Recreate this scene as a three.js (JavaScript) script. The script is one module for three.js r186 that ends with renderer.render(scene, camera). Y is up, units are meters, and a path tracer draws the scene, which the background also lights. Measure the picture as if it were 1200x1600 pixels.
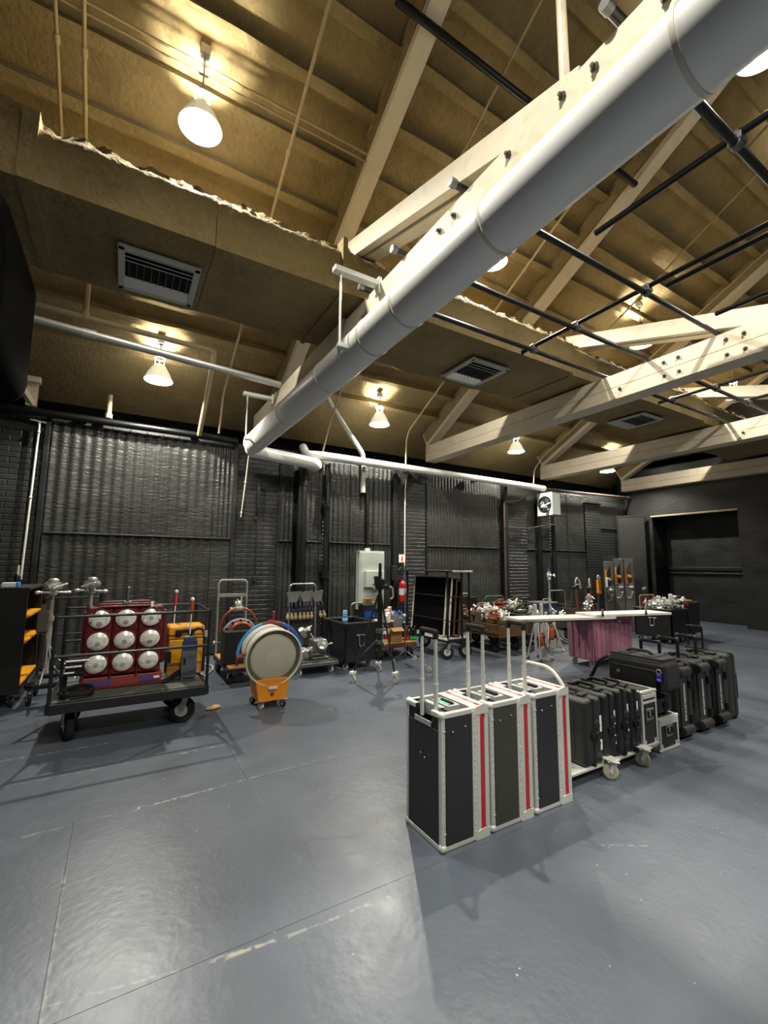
import * as THREE from 'three';
import { RoundedBoxGeometry } from 'three/addons/geometries/RoundedBoxGeometry.js';
import { mergeGeometries } from 'three/addons/utils/BufferGeometryUtils.js';
import { RectAreaLightUniformsLib } from 'three/addons/lights/RectAreaLightUniformsLib.js';
RectAreaLightUniformsLib.init();

// ---------- camera, light, exposure ----------
const scene = new THREE.Scene();
scene.background = new THREE.Color(0x000000);
const EXPOSURE = 0.46, LAMP = 96, LEAK = 0.03;
const LAMP_COLOR = new THREE.Color(1.0, 0.95, 0.84);
const camera = new THREE.PerspectiveCamera(98.46, 1200 / 1600, 0.05, 80);
camera.position.set(0, 1.5, 0);
{ // orientation measured from the vanishing points of walls and trusses
  const right = new THREE.Vector3(0.8597, 0.0080, 0.5107), up = new THREE.Vector3(-0.0708, 0.9929, 0.0960);
  const back = new THREE.Vector3().crossVectors(right, up).normalize();
  up.crossVectors(back, right).normalize(); right.normalize();
  camera.quaternion.setFromRotationMatrix(new THREE.Matrix4().makeBasis(right, up, back));
}
scene.add(camera);
const renderer = new THREE.WebGLRenderer({ antialias: true });
renderer.toneMapping = THREE.LinearToneMapping;
renderer.toneMappingExposure = EXPOSURE;
renderer.shadowMap.enabled = true;
renderer.shadowMap.type = THREE.PCFSoftShadowMap;

// ---------- random, noise, textures ----------
let seed = 12345;
const rnd = () => { seed = (seed * 1664525 + 1013904223) >>> 0; return seed / 4294967296; };
const rr = (a, b) => a + (b - a) * rnd();
const hash = (x, y, z = 0) => { let h = (x * 374761393 + y * 668265263 + z * 2147483647) | 0; h = Math.imul(h ^ (h >>> 13), 1274126177); h ^= h >>> 16; return (h >>> 0) / 4294967296; };
function vnoise(x, y, per, s = 0) { // periodic value noise
  const xi = Math.floor(x), yi = Math.floor(y), fx = x - xi, fy = y - yi, w = v => ((v % per) + per) % per;
  const u = fx * fx * (3 - 2 * fx), v = fy * fy * (3 - 2 * fy);
  const a = hash(w(xi), w(yi), s), b = hash(w(xi + 1), w(yi), s), c = hash(w(xi), w(yi + 1), s), d = hash(w(xi + 1), w(yi + 1), s);
  return a + (b - a) * u + (c - a) * v + (a - b - c + d) * u * v;
}
function fbm(u, v, base, oct, s = 0) { let t = 0, a = 0.5, n = 0; for (let i = 0; i < oct; i++) { const f = base << i; t += a * vnoise(u * f, v * f, f, s + i * 17); n += a; a *= 0.55; } return t / n; }
function tex(n, fn, srgb, perMetre) { // fn(u,v) -> [r,g,b] 0..1
  const d = new Uint8Array(n * n * 4);
  for (let j = 0; j < n; j++) for (let i = 0; i < n; i++) {
    const c = fn(i / n, j / n), k = (j * n + i) * 4;
    for (let q = 0; q < 3; q++) d[k + q] = Math.max(0, Math.min(255, Math.round((c.length ? c[q] : c) * 255)));
    d[k + 3] = 255;
  }
  const t = new THREE.DataTexture(d, n, n); t.wrapS = t.wrapT = THREE.RepeatWrapping; t.magFilter = THREE.LinearFilter; t.minFilter = THREE.LinearMipmapLinearFilter; t.generateMipmaps = true;
  if (srgb) t.colorSpace = THREE.SRGBColorSpace;
  t.repeat.set(perMetre, perMetre); t.needsUpdate = true; return t;
}
const mixc = (a, b, t) => a.map((v, i) => v + (b[i] - v) * t);
const sst = (a, b, x) => { const t = Math.max(0, Math.min(1, (x - a) / (b - a))); return t * t * (3 - 2 * t); };
const std = (color, roughness = 0.6, metalness = 0, more = {}) => new THREE.MeshStandardMaterial({ color, roughness, metalness, ...more });

const foamBump = tex(512, (u, v) => 0.45 * fbm(u, v, 8, 5, 3) + 0.55 * fbm(u, v, 40, 3, 9), false, 0.8);
const foamCol = tex(512, (u, v) => { const a = fbm(u, v, 5, 5, 21), b = fbm(u, v, 60, 2, 5); return mixc([0.42, 0.355, 0.225], [0.595, 0.525, 0.365], a * 0.75 + b * 0.3); }, true, 0.45);
const woodCol = tex(512, (u, v) => { const a = fbm(u, v, 3, 4, 31), g = fbm(u * 0.5, v, 64, 2, 8), k = sst(0.62, 0.75, fbm(u, v, 14, 3, 77)); return mixc(mixc([0.76, 0.715, 0.62], [0.85, 0.81, 0.72], a * 0.7 + g * 0.3), [0.62, 0.56, 0.45], k * 0.15); }, true, 0.6);
const grain = tex(256, (u, v) => fbm(u, v, 16, 4, 2), false, 1.2);
const paintBump = tex(512, (u, v) => 0.35 * fbm(u, v, 6, 5, 4) + 0.25 * fbm(u, v, 40, 3, 6) + 0.4 * (0.7 * vnoise(u * 9, v * 36, 36, 14) + 0.3 * vnoise(u * 18, v * 72, 72, 15)), false, 1.1);
const paintRough = tex(512, (u, v) => { const a = fbm(u, v, 5, 5, 12); return [0, 0.30 + 0.32 * a, 0]; }, false, 0.7);
const brickBump = tex(1024, (u, v) => { // 12 courses by 4 bricks in a tile of 0.96 m
  const r = Math.floor(v * 12), fv = v * 12 - r, x = u * 4 + (r % 2) * 0.5, fu = x - Math.floor(x);
  const e = Math.min(Math.min(fv, 1 - fv) * 0.08 / 0.010, Math.min(fu, 1 - fu) * 0.24 / 0.010);
  return Math.min(1, sst(0.2, 1.2, e) * (0.72 + 0.25 * hash(Math.floor(x) % 4, r, 5)) + 0.16 * (fbm(u, v, 30, 3, 8) - 0.5));
}, false, 1 / 0.96);
// pale chipped paint along the joints: [x0, z0, x1, z1, strength], metres
const CRACKS = [[-0.9, -3.25, 0.2, -3.27, 0.5], [0.15, -3.265, 0.62, -3.3, 1], [0.62, -3.3, 1.55, -3.37, 0.55], [0.5, -4.0, 0.9, -4.02, 0.9], [-0.8, -4.01, 0.5, -4.0, 0.4], [0.42, -1.93, 0.68, -1.9, 0.9], [0.68, -1.9, 1.15, -1.88, 0.55], [-0.2, -2.05, 0.42, -1.93, 0.4], [0.87, -2.95, 0.88, -3.9, 0.3], [-0.13, -2.9, -0.12, -1.7, 0.5], [5.1, -2.8, 5.95, -2.1, 0.5], [2.35, -1.62, 2.55, -1.5, 0.4], [3.8, -1.9, 4.1, -1.75, 0.5], [10.3, -4.5, 13, -4.52, 0.7]];
const floorCol = tex(2048, (u, v) => {
  const a = fbm(u, v, 4, 6, 41), b = fbm(u, v, 24, 4, 43), w = sst(0.60, 0.74, fbm(u, v, 9, 5, 47));
  let c = mixc([0.275, 0.303, 0.343], [0.355, 0.384, 0.425], a * 0.8 + b * 0.25);
  c = mixc(c, [0.43, 0.46, 0.49], w * 0.2);
  if (hash(Math.floor(u * 900), Math.floor(v * 900), 3) > 0.99975) c = mixc(c, [0.72, 0.72, 0.7], 0.75);
  const nz = fbm(u, v, 60, 4, 61) - 0.5, nw = fbm(u, v, 260, 2, 62);
  for (const [x0, z0, x1, z1, k] of CRACKS) {
    const X0 = ((x0 % 6.5) + 6.5) % 6.5, Z0 = ((z0 % 6.5) + 6.5) % 6.5, dx = x1 - x0, dz = z1 - z0, L2 = dx * dx + dz * dz;
    let px = u * 6.5 - X0, pz = v * 6.5 - Z0; if (px - dx / 2 > 3.25) px -= 6.5; if (px - dx / 2 < -3.25) px += 6.5; if (pz - dz / 2 > 3.25) pz -= 6.5; if (pz - dz / 2 < -3.25) pz += 6.5;
    if (Math.abs(px - dx / 2) > Math.abs(dx) / 2 + 0.1 || Math.abs(pz - dz / 2) > Math.abs(dz) / 2 + 0.1) continue;
    const t = Math.max(0, Math.min(1, (px * dx + pz * dz) / L2)), d = Math.hypot(px - dx * t, pz - dz * t) + nz * 0.03;
    c = mixc(c, [0.66, 0.64, 0.58], k * (1 - sst(0.003, 0.016 * k + 0.004, Math.abs(d))) * sst(0.3, 0.62, nw + nz));
  }
  return c;
}, true, 1 / 6.5);
const floorRough = tex(1024, (u, v) => { const a = fbm(u, v, 5, 6, 53), b = fbm(u, v, 40, 3, 57); return [0, 0.24 + 0.24 * a + 0.08 * b, 0]; }, false, 1 / 4.1);
const floorBump = tex(1024, (u, v) => 0.65 * fbm(u, v, 14, 4, 63) + 0.35 * fbm(u, v, 90, 3, 67), false, 1 / 2.3);

const M = {
  foam: std(0xffffff, 0.95, 0, { map: foamCol, bumpMap: foamBump, bumpScale: 0.018 }),
  wood: std(0xffffff, 0.6, 0, { map: woodCol, bumpMap: grain, bumpScale: 0.002 }),
  floor: std(0xffffff, 1, 0, { map: floorCol, roughnessMap: floorRough, bumpMap: floorBump, bumpScale: 0.0022 }),
  brick: std(0x262726, 1, 0, { bumpMap: brickBump, bumpScale: 0.012, roughnessMap: paintRough }),
  sheet: std(0x30312f, 0.9, 0, { bumpMap: paintBump, bumpScale: 0.012, roughnessMap: paintRough }),
  blackWall: std(0x171818, 1, 0, { bumpMap: paintBump, bumpScale: 0.004, roughnessMap: paintRough }),
  blackPipe: std(0x101112, 0.38), darkPipe: std(0x191a1c, 0.35, 0.6),
  gridPipe: std(0x3a3b3e, 0.34, 0.85),
  tanPipe: std(0xa08f6d, 0.6), whitePipe: std(0xecece8, 0.3), galv: std(0xb4b5ae, 0.42, 0.75), greyPipe: std(0xa3a69e, 0.5, 0.3),
  chrome: std(0xe6e6e0, 0.22, 0.72), steel: std(0xb0b1ae, 0.33, 0.75), dullSteel: std(0x77797a, 0.45, 0.85), alu: std(0xdcddd8, 0.36, 0.45), aluPaint: std(0xd2d4cd, 0.42, 0.25),
  black: std(0x141415, 0.5), matte: std(0x090909, 0.85), satin: std(0x1b1c1e, 0.36), rubber: std(0x161616, 0.75), plastic: std(0x1e1f20, 0.48, 0, { bumpMap: grain, bumpScale: 0.0006 }),
  plasticGrey: std(0x2b2c2b, 0.5, 0, { bumpMap: grain, bumpScale: 0.0006 }), laminate: std(0x26272a, 0.52, 0, { bumpMap: grain, bumpScale: 0.0008 }), laminateWorn: std(0x3b3b36, 0.55, 0, { bumpMap: grain, bumpScale: 0.0008 }),
  white: std(0xe8e6df, 0.5), cream: std(0xcfcabb, 0.5), red: std(0xc11f2b, 0.4), maroon: std(0x57171a, 0.42, 0.1), maroonLight: std(0x84342f, 0.45),
  yellow: std(0xd79310, 0.42), orange: std(0xd9861a, 0.45), orangeStrap: std(0x9c4d20, 0.75), blue: std(0x1c4fa8, 0.4), skyBlue: std(0x3690cf, 0.4), navy: std(0x24305e, 0.5), purple: std(0x9a677c, 0.5), violet: std(0x4a22c8, 0.4),
  green: std(0x1f6a3a, 0.45), greyBlue: std(0x50545c, 0.55), grey: std(0x7d7e7b, 0.55), lightGrey: std(0xb9bab3, 0.5), cardboard: std(0xa07b45, 0.8), plywood: std(0xb98442, 0.6), copper: std(0xa04f3a, 0.4, 0.5), brown: std(0x5a3a24, 0.7), panelBlue: std(0xacb3aa, 0.5), rust: std(0x4a3b30, 0.75), bolt: std(0x4b433a, 0.6, 0.3),
  glow: std(0xffffff, 0.5, 0, { emissive: LAMP_COLOR, emissiveIntensity: 14 }),
  dead: new THREE.MeshPhysicalMaterial({ color: 0x040405, roughness: 1, specularIntensity: 0.15 }),
  plateSteel: std(0x5f615e, 0.5, 0.3),
  shade: new THREE.MeshPhysicalMaterial({ color: 0xe4e2d8, roughness: 1, transmission: 0.28, thickness: 0 }),
  glass: std(0xe6e6dc, 0.22, 0.3),
};

// ---------- geometry helpers ----------
const V = (x, y, z) => new THREE.Vector3(x, y, z);
function place(g, x = 0, y = 0, z = 0, rx = 0, ry = 0, rz = 0) {
  if (rx || ry || rz) g.applyMatrix4(new THREE.Matrix4().makeRotationFromEuler(new THREE.Euler(rx, ry, rz)));
  return g.translate(x, y, z);
}
const bx = (w, h, d, x, y, z, rx, ry, rz) => place(new THREE.BoxGeometry(w, h, d), x, y, z, rx, ry, rz);
const rb = (w, h, d, x, y, z, r = 0.01, s = 2, rx, ry, rz) => place(new RoundedBoxGeometry(w, h, d, s, Math.min(r, w / 2.01, h / 2.01, d / 2.01)), x, y, z, rx, ry, rz);
const cy = (r1, r2, h, x, y, z, n = 20, rx, ry, rz) => place(new THREE.CylinderGeometry(r1, r2, h, n), x, y, z, rx, ry, rz);
const sp = (r, x, y, z, sx = 1, sy = 1, sz = 1) => new THREE.SphereGeometry(r, 16, 12).scale(sx, sy, sz).translate(x, y, z);
function bar(p, q, r, n = 12, r2 = r) { // round bar between two points
  const a = V(...p), b = V(...q), d = b.clone().sub(a), L = d.length();
  const g = new THREE.CylinderGeometry(r2, r, L, n), m = new THREE.Matrix4().makeRotationFromQuaternion(new THREE.Quaternion().setFromUnitVectors(V(0, 1, 0), d.normalize()));
  return g.applyMatrix4(m).translate((a.x + b.x) / 2, (a.y + b.y) / 2, (a.z + b.z) / 2);
}
function sq(p, q, w, h) { // square bar between two points
  const a = V(...p), b = V(...q), d = b.clone().sub(a), L = d.length(); const g = new THREE.BoxGeometry(w, h, L);
  const m = new THREE.Matrix4().lookAt(b, a, Math.abs(d.y) / L > 0.99 ? V(0, 0, 1) : V(0, 1, 0)); return g.applyMatrix4(m).translate((a.x + b.x) / 2, (a.y + b.y) / 2, (a.z + b.z) / 2);
}
function bent(pts, bend = 0.05) { // polyline with rounded corners
  const P = pts.map(p => V(...p)), c = new THREE.CurvePath(); let last = P[0];
  for (let i = 1; i < P.length - 1; i++) {
    const a = P[i - 1].clone().sub(P[i]), b = P[i + 1].clone().sub(P[i]), t = Math.min(bend, a.length() * 0.49, b.length() * 0.49);
    const s = P[i].clone().addScaledVector(a.normalize(), t), e = P[i].clone().addScaledVector(b.normalize(), t);
    c.add(new THREE.LineCurve3(last, s)); c.add(new THREE.QuadraticBezierCurve3(s, P[i], e)); last = e;
  }
  c.add(new THREE.LineCurve3(last, P[P.length - 1])); return c;
}
function pipe(pts, r, bend = 0.05, n = 12, seg) { // bent tube, sampled finely at its bends
  const c = bent(pts, bend), q = [];
  c.curves.forEach((k, i) => { const m = k.isLineCurve3 ? 1 : 7; for (let j = i ? 1 : 0; j <= m; j++) q.push(k.getPoint(j / m)); });
  return sweep(q, r, n);
}
function sweep(q, r, n = 12) { // parallel-transport tube with capped ends
  q = q.filter((p, i) => !i || p.distanceTo(q[i - 1]) > 1e-5);
  const pos = [], idx = [], N = q.length; let nrm = null;
  for (let i = 0; i < N; i++) {
    const t = q[Math.min(i + 1, N - 1)].clone().sub(q[Math.max(i - 1, 0)]).normalize();
    if (!nrm) nrm = Math.abs(t.y) < 0.9 ? V(0, 1, 0) : V(1, 0, 0);
    nrm = nrm.clone().addScaledVector(t, -nrm.dot(t)).normalize(); const b = t.clone().cross(nrm);
    for (let k = 0; k < n; k++) { const a = k / n * Math.PI * 2; const p = q[i].clone().addScaledVector(nrm, Math.cos(a) * r).addScaledVector(b, Math.sin(a) * r); pos.push(p.x, p.y, p.z); }
  }
  for (let i = 0; i < N - 1; i++) for (let k = 0; k < n; k++) { const a = i * n + k, b = i * n + (k + 1) % n, c = a + n, d = b + n; idx.push(a, b, c, b, d, c); }
  const g0 = pos.length / 3; pos.push(q[0].x, q[0].y, q[0].z, q[N - 1].x, q[N - 1].y, q[N - 1].z);
  for (let k = 0; k < n; k++) idx.push(g0, (k + 1) % n, k, g0 + 1, (N - 1) * n + k, (N - 1) * n + (k + 1) % n);
  const g = new THREE.BufferGeometry(); g.setAttribute('position', new THREE.Float32BufferAttribute(pos, 3)); g.setIndex(idx); g.computeVertexNormals(); g.setAttribute('uv', new THREE.Float32BufferAttribute(new Float32Array(pos.length / 3 * 2), 2)); return g;
}
const curve = (pts, r, n = 10, seg = 24) => sweep(new THREE.CatmullRomCurve3(pts.map(p => V(...p))).getPoints(seg), r, n);
const lathe = (pts, n = 28) => new THREE.LatheGeometry(pts.map(p => new THREE.Vector2(p[0], p[1])), n);
const ring = (R, r, n = 32, arc = Math.PI * 2) => new THREE.TorusGeometry(R, r, 10, n, arc);
function ext(pts, depth, bev = 0, holes = []) { // outline in XY, extruded along +Z
  const s = new THREE.Shape(pts.map(p => new THREE.Vector2(p[0], p[1]))); for (const h of holes) s.holes.push(new THREE.Path(h.map(p => new THREE.Vector2(p[0], p[1]))));
  return new THREE.ExtrudeGeometry(s, { depth, bevelEnabled: bev > 0, bevelSize: bev, bevelThickness: bev, bevelSegments: 2, curveSegments: 10 });
}
function boxUV(g) { // uv in metres, projected along each face's main axis
  if (!g.attributes.normal) g.computeVertexNormals();
  const p = g.attributes.position, n = g.attributes.normal, uv = new Float32Array(p.count * 2);
  for (let i = 0; i < p.count; i++) {
    const ax = Math.abs(n.getX(i)), ay = Math.abs(n.getY(i)), az = Math.abs(n.getZ(i));
    let u, v; if (ay >= ax && ay >= az) { u = p.getX(i); v = p.getZ(i); } else if (ax >= az) { u = p.getZ(i); v = p.getY(i); } else { u = p.getX(i); v = p.getY(i); }
    uv[i * 2] = u; uv[i * 2 + 1] = v;
  }
  g.setAttribute('uv', new THREE.BufferAttribute(uv, 2)); return g;
}
function join(gs) {
  if (!Array.isArray(gs)) gs = [gs];
  gs = gs.map(g => { g = g.index ? g.toNonIndexed() : g; for (const k of Object.keys(g.attributes)) if (!['position', 'normal', 'uv'].includes(k)) g.deleteAttribute(k); return g; });
  return boxUV(gs.length > 1 ? mergeGeometries(gs) : gs[0]);
}
// ---------- object helpers ----------
const used = {};
const numbered = n => { const k = used[n] = (used[n] ?? -1) + 1; return k ? `${n}_${String(k).padStart(3, '0')}` : n; };
function part(name, gs, mat, parent, label) {
  const m = new THREE.Mesh(join(gs), mat); m.name = numbered(name); m.castShadow = m.receiveShadow = true; if (label) m.userData.label = label; parent.add(m); return m;
}
function thing(name, label, category, pos = [0, 0, 0], turn = 0, group) {
  const o = new THREE.Group(); o.name = numbered(name); o.position.set(...pos); o.rotation.y = turn; o.userData = { label, category }; if (group) o.userData.group = group; scene.add(o); return o;
}
function solo(name, label, category, gs, mat, pos = [0, 0, 0], turn = 0, group) { // a thing that is one mesh
  const m = part(name, gs, mat, scene); m.position.set(...pos); m.rotation.y = turn; m.userData = { label, category }; if (group) m.userData.group = group; return m;
}
function copy(root, label, pos, turn, group) {
  const r = root.clone(); r.traverse(o => { if (o.name) o.name = numbered(o.name.replace(/_\d{3}$/, '')); }); r.userData = { ...root.userData, label }; if (group) r.userData.group = group;
  if (pos) r.position.set(...pos); if (turn !== undefined) r.rotation.y = turn; scene.add(r); return r;
}
function struct(name, gs, mat, parent = scene) { const m = part(name, gs, mat, parent); if (parent === scene) m.userData.kind = 'structure'; return m; }
function structGroup(name) { const o = new THREE.Group(); o.name = name; o.userData = { kind: 'structure' }; scene.add(o); return o; }
function inst(name, geo, mat, parent, at, ry = 0) { const m = new THREE.Mesh(geo, mat); m.name = numbered(name); m.position.set(...at); m.rotation.y = ry; m.castShadow = m.receiveShadow = true; parent.add(m); return m; }

// ================= SETTING =================
const WZ = -7.9, EX = 13.4;                 // long wall and end wall
const rafY = z => 5.95 + 0.54 * (z + 4.5), TILT = Math.atan(0.54), RIDGE = 2;
// ---- floor: concrete slabs with recessed joints
{
  const floor = structGroup('floor');
  struct('slab_bed', bx(26, 0.2, 26, 4, -0.112, 2), M.floor, floor);
  const zs = [-8.1, -6.0, -4.0, -3.3, -1.95, 1.5, 5, 9, 12.5], XS = [[-7, -3.2, 0.5, 4.4, 8.2, 11, 14.5], [-7, -3.2, 1.6, 5.2, 8.9, 14.5], [-7, -2.6, 0.87, 4.6, 8, 14.5], [-7, -3.2, -0.13, 3.4, 7.2, 10.2, 14.5], [-7, -3.2, -0.13, 3.9, 6.9, 10.2, 14.5]];
  for (let j = 0; j < zs.length - 1; j++) for (let i = 0, xs = XS[Math.min(j, 4)]; i < xs.length - 1; i++) {
    const w = xs[i + 1] - xs[i], d = zs[j + 1] - zs[j];
    const g = new RoundedBoxGeometry(w - 0.0008, 0.05, d - 0.0008, 2, 0.001).translate((xs[i] + xs[i + 1]) / 2, -0.025 + (hash(i, j, 1) - 0.5) * 0.0016, (zs[j] + zs[j + 1]) / 2);
    struct('slab', g, M.floor, floor);
  }
}
// ---- long black wall: painted brick, with corrugated sheets fixed over it
const wallBack = structGroup('wall_back');
{
  struct('brickwork', bx(21.4, 3.62, 0.3, 3.7, 1.81, WZ - 0.15), M.brick, wallBack);
  struct('eave_board', [bx(21.4, 1.6, 0.1, 3.7, 4.0, WZ - 0.85), bx(21.4, 0.05, 0.6, 3.7, 3.55, WZ - 0.6)], M.dead, wallBack);
  for (const [a, b] of [[-0.98, 1.6], [2.43, 2.69], [2.96, 3.29], [3.43, 4.82], [5.76, 7.9], [8.9, 9.24], [9.48, 9.83], [10.0, 11.3]]) struct('sheet_lip', rb(b - a - 0.01, 0.025, 0.085, (a + b) / 2, 1.918, WZ + 0.043, 0.01, 2), M.sheet, wallBack);
  const corr = (x0, x1, y0, y1, pitch, amp, out) => {
    const n = Math.max(4, Math.round((x1 - x0) / pitch) * 8), w = x1 - x0, s = [];
    for (let i = 0; i <= n; i++) { const t = i / n; s.push([x0 + w * t, WZ + out + amp * Math.cos(t * Math.round(w / pitch) * Math.PI * 2)]); }
    const sh = [...s, [x1, WZ + 0.002], [x0, WZ + 0.002]].map(p => [p[0], -p[1]]);
    const g = ext(sh, y1 - y0); g.rotateX(-Math.PI / 2); g.translate(0, y0, 0); return g;
  };
  const sheet = (x0, x1, y0, y1, pitch = 0.135, amp = 0.008, out = 0.028) => struct('corrugated_sheet', corr(x0 + 0.004, x1 - 0.004, y0, y1, pitch, amp, out), M.sheet, wallBack);
  const flat = (x0, x1, y0, y1, out = 0.03) => struct('wall_sheet', rb(x1 - x0 - 0.008, y1 - y0, out, (x0 + x1) / 2, (y0 + y1) / 2, WZ + out / 2, 0.006), M.sheet, wallBack);
  for (const [a, b] of [[-0.98, 0.27], [0.27, 1.28]]) { sheet(a, b, 1.93, 3.55); sheet(a, b, 0.02, 1.92, 0.135, 0.008, 0.048); }
  sheet(1.28, 1.6, 1.93, 3.5, 0.08); flat(1.28, 1.6, 0.02, 1.92, 0.05);
  for (const [a, b] of [[2.43, 2.69], [2.96, 3.29]]) { sheet(a, b, 1.92, 3.5, 0.1); sheet(a, b, 0.02, 1.91, 0.1, 0.008, 0.048); }
  for (const [a, b] of [[3.43, 3.86], [3.87, 4.38], [4.4, 4.82]]) { sheet(a, b, 1.92, 3.5, 0.11, 0.012); sheet(a, b, 0.02, 1.91, 0.11, 0.012, 0.055); }
  for (const [a, b] of [[5.76, 6.66], [6.66, 7.9]]) { sheet(a, b, 1.92, 3.5, 0.09, 0.008); sheet(a, b, 0.02, 1.91, 0.09, 0.008, 0.05); }
  flat(8.9, 9.24, 0.02, 1.91); flat(8.9, 9.24, 1.93, 3.4); flat(9.48, 9.83, 0.02, 1.91); flat(9.48, 9.83, 1.93, 3.3);
  for (const [a, b] of [[10.0, 10.55], [10.56, 11.3]]) { flat(a, b, 0.02, 1.9, 0.05); flat(a, b, 1.92, 3.5); }
  flat(12.07, 12.95, 2.6, 3.4); flat(12.07, 12.95, 0.02, 1.8, 0.02);
  // frames and piers
  struct('wall_post', rb(0.07, 3.6, 0.07, -1.03, 1.8, WZ + 0.035, 0.01), M.blackWall, wallBack);
  struct('wall_post', rb(0.07, 3.55, 0.09, 1.63, 1.78, WZ + 0.045, 0.01), M.blackWall, wallBack);
  struct('wall_post', rb(0.1, 3.5, 0.12, 4.9, 1.75, WZ + 0.06, 0.01), M.blackWall, wallBack);
  struct('wall_post', rb(0.09, 3.5, 0.16, 8.1, 1.75, WZ + 0.08, 0.01), M.blackWall, wallBack);
  struct('pier', rb(0.52, 3.5, 0.04, 5.46, 1.75, WZ + 0.02, 0.008), M.brick, wallBack);
  struct('pier', rb(0.72, 3.5, 0.06, 8.55, 1.75, WZ + 0.03, 0.008), M.brick, wallBack);
  struct('pier', rb(0.72, 3.3, 0.06, 11.68, 1.65, WZ + 0.03, 0.008), M.brick, wallBack);
  struct('ledge', rb(0.76, 0.03, 0.1, 11.68, 3.32, WZ + 0.05, 0.008), M.dullSteel, wallBack);
}
// ---- end wall with a deep opening, header and far recess
const wallEnd = structGroup('wall_right');
{
  struct('end_masonry', [bx(0.2, 4.6, 17.5, EX + 0.1, 2.3, 3.75), bx(0.2, 1.65, 2.1, EX + 0.1, 3.78, -6.05), bx(0.2, 4.6, 1.0, EX + 0.1, 2.3, -7.6)], M.blackWall, wallEnd);
  struct('recess_back', bx(0.1, 3.2, 3.0, EX + 0.75, 1.6, -6.05), M.blackWall, wallEnd);
  struct('recess_side', [bx(0.5, 3.2, 0.1, EX + 0.45, 1.6, -7.15), bx(0.5, 3.2, 0.1, EX + 0.45, 1.6, -4.95), bx(0.5, 0.1, 2.3, EX + 0.45, 3.0, -6.05)], M.blackWall, wallEnd);
  struct('recess_rail', [rb(0.06, 0.05, 2.1, EX + 0.66, 1.33, -6.05, 0.01), rb(0.08, 0.1, 2.1, EX + 0.68, 1.46, -6.05, 0.01)], M.satin, wallEnd);
  struct('header_lip', rb(0.06, 0.05, 2.15, EX - 0.02, 2.97, -6.05, 0.01), M.tanPipe, wallEnd);
  struct('gable', ext([[-8.1, 4.4], [12.1, 4.4], [RIDGE, 10.2]], 0.2).rotateY(-Math.PI / 2).translate(EX + 0.2, 0, 0), M.blackWall, wallEnd);
}
{ const d = structGroup('door_1'); // tall steel door leaf standing ajar in the far corner
  struct('door_leaf', rb(0.72, 2.98, 0.06, 0, 1.5, 0, 0.012), std(0x2f302f, 0.42, 0.2, { bumpMap: paintBump, bumpScale: 0.004 }), d);
  struct('door_edge', [rb(0.74, 0.05, 0.075, 0, 2.985, 0, 0.01), rb(0.05, 2.98, 0.075, -0.35, 1.5, 0, 0.01)], M.black, d);
  d.position.set(13.0, 0, -7.52); d.rotation.y = -0.9; }
// walls behind and beside the camera
{
  const wl = structGroup('wall_left');
  struct('left_masonry', bx(0.3, 4.6, 20.4, -6.85, 2.3, 2), M.blackWall, wl);
  struct('left_gable', ext([[-8.1, 4.4], [12.1, 4.4], [RIDGE, 10.2]], 0.2).rotateY(-Math.PI / 2).translate(-6.7, 0, 0), M.blackWall, wl);
  struct('wall_front', bx(21, 4.6, 0.3, 3.5, 2.3, 12.05), M.blackWall);
}
// ---- ceiling: foam-sprayed deck between purlins
const TX = [1.9, 5.73, 9.5, 13.18];            // truss front faces
const RX = [2.17, 5.76, 9.58, 13.2];           // rafter left faces
{
  const ceil = structGroup('ceiling');
  const L = 10.3 / Math.cos(TILT), yd = z => rafY(z) + 0.41;
  struct('roof_deck', bx(21, 0.15, L + 2.6, 3.5, yd(-3.0) + 0.08, -3.0, -TILT), M.foam, ceil);
  struct('roof_deck', bx(21, 0.15, L + 0.6, 3.5, yd(-3.0) + 0.08, 2 * RIDGE + 3.0, TILT), M.foam, ceil);
  const bays = [[-6.6, -1.95], [-1.85, RX[0]], [RX[0] + 0.2, RX[1]], [RX[1] + 0.2, RX[2]], [RX[2] + 0.2, RX[3]]];
  for (const [x0, x1] of bays) {
    const w = x1 - x0, gs = [0, 1].map(v => { // two lumpy foam-covered purlins for each bay
      const g = new RoundedBoxGeometry(w, 0.2, 0.12, 4, 0.03); const g2 = new THREE.BoxGeometry(w, 0.22, 0.12, Math.round(w / 0.05), 3, 3);
      const p = g2.attributes.position;
      for (let i = 0; i < p.count; i++) { const x = p.getX(i), y = p.getY(i), z = p.getZ(i); const n = fbm(x * 0.13 + v * 0.37 + 3, z * 0.9 + y + x0 * 0.1, 8, 3, 71) - 0.5; const k = y < 0 ? 1 : 0.2; p.setZ(i, z * (0.9 + 0.35 * n) + n * 0.02); p.setY(i, y + n * 0.05 * k); }
      g2.computeVertexNormals(); return boxUV(g2); });
    for (let k = 0; k < 19; k++) { const z = -7.45 + 0.5 * k; if (z > RIDGE - 0.3) break; const m = inst('purlin', gs[k % 2], M.foam, ceil, [(x0 + x1) / 2, yd(z) - 0.03, z]); m.rotation.x = -TILT; }
  }
}

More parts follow.
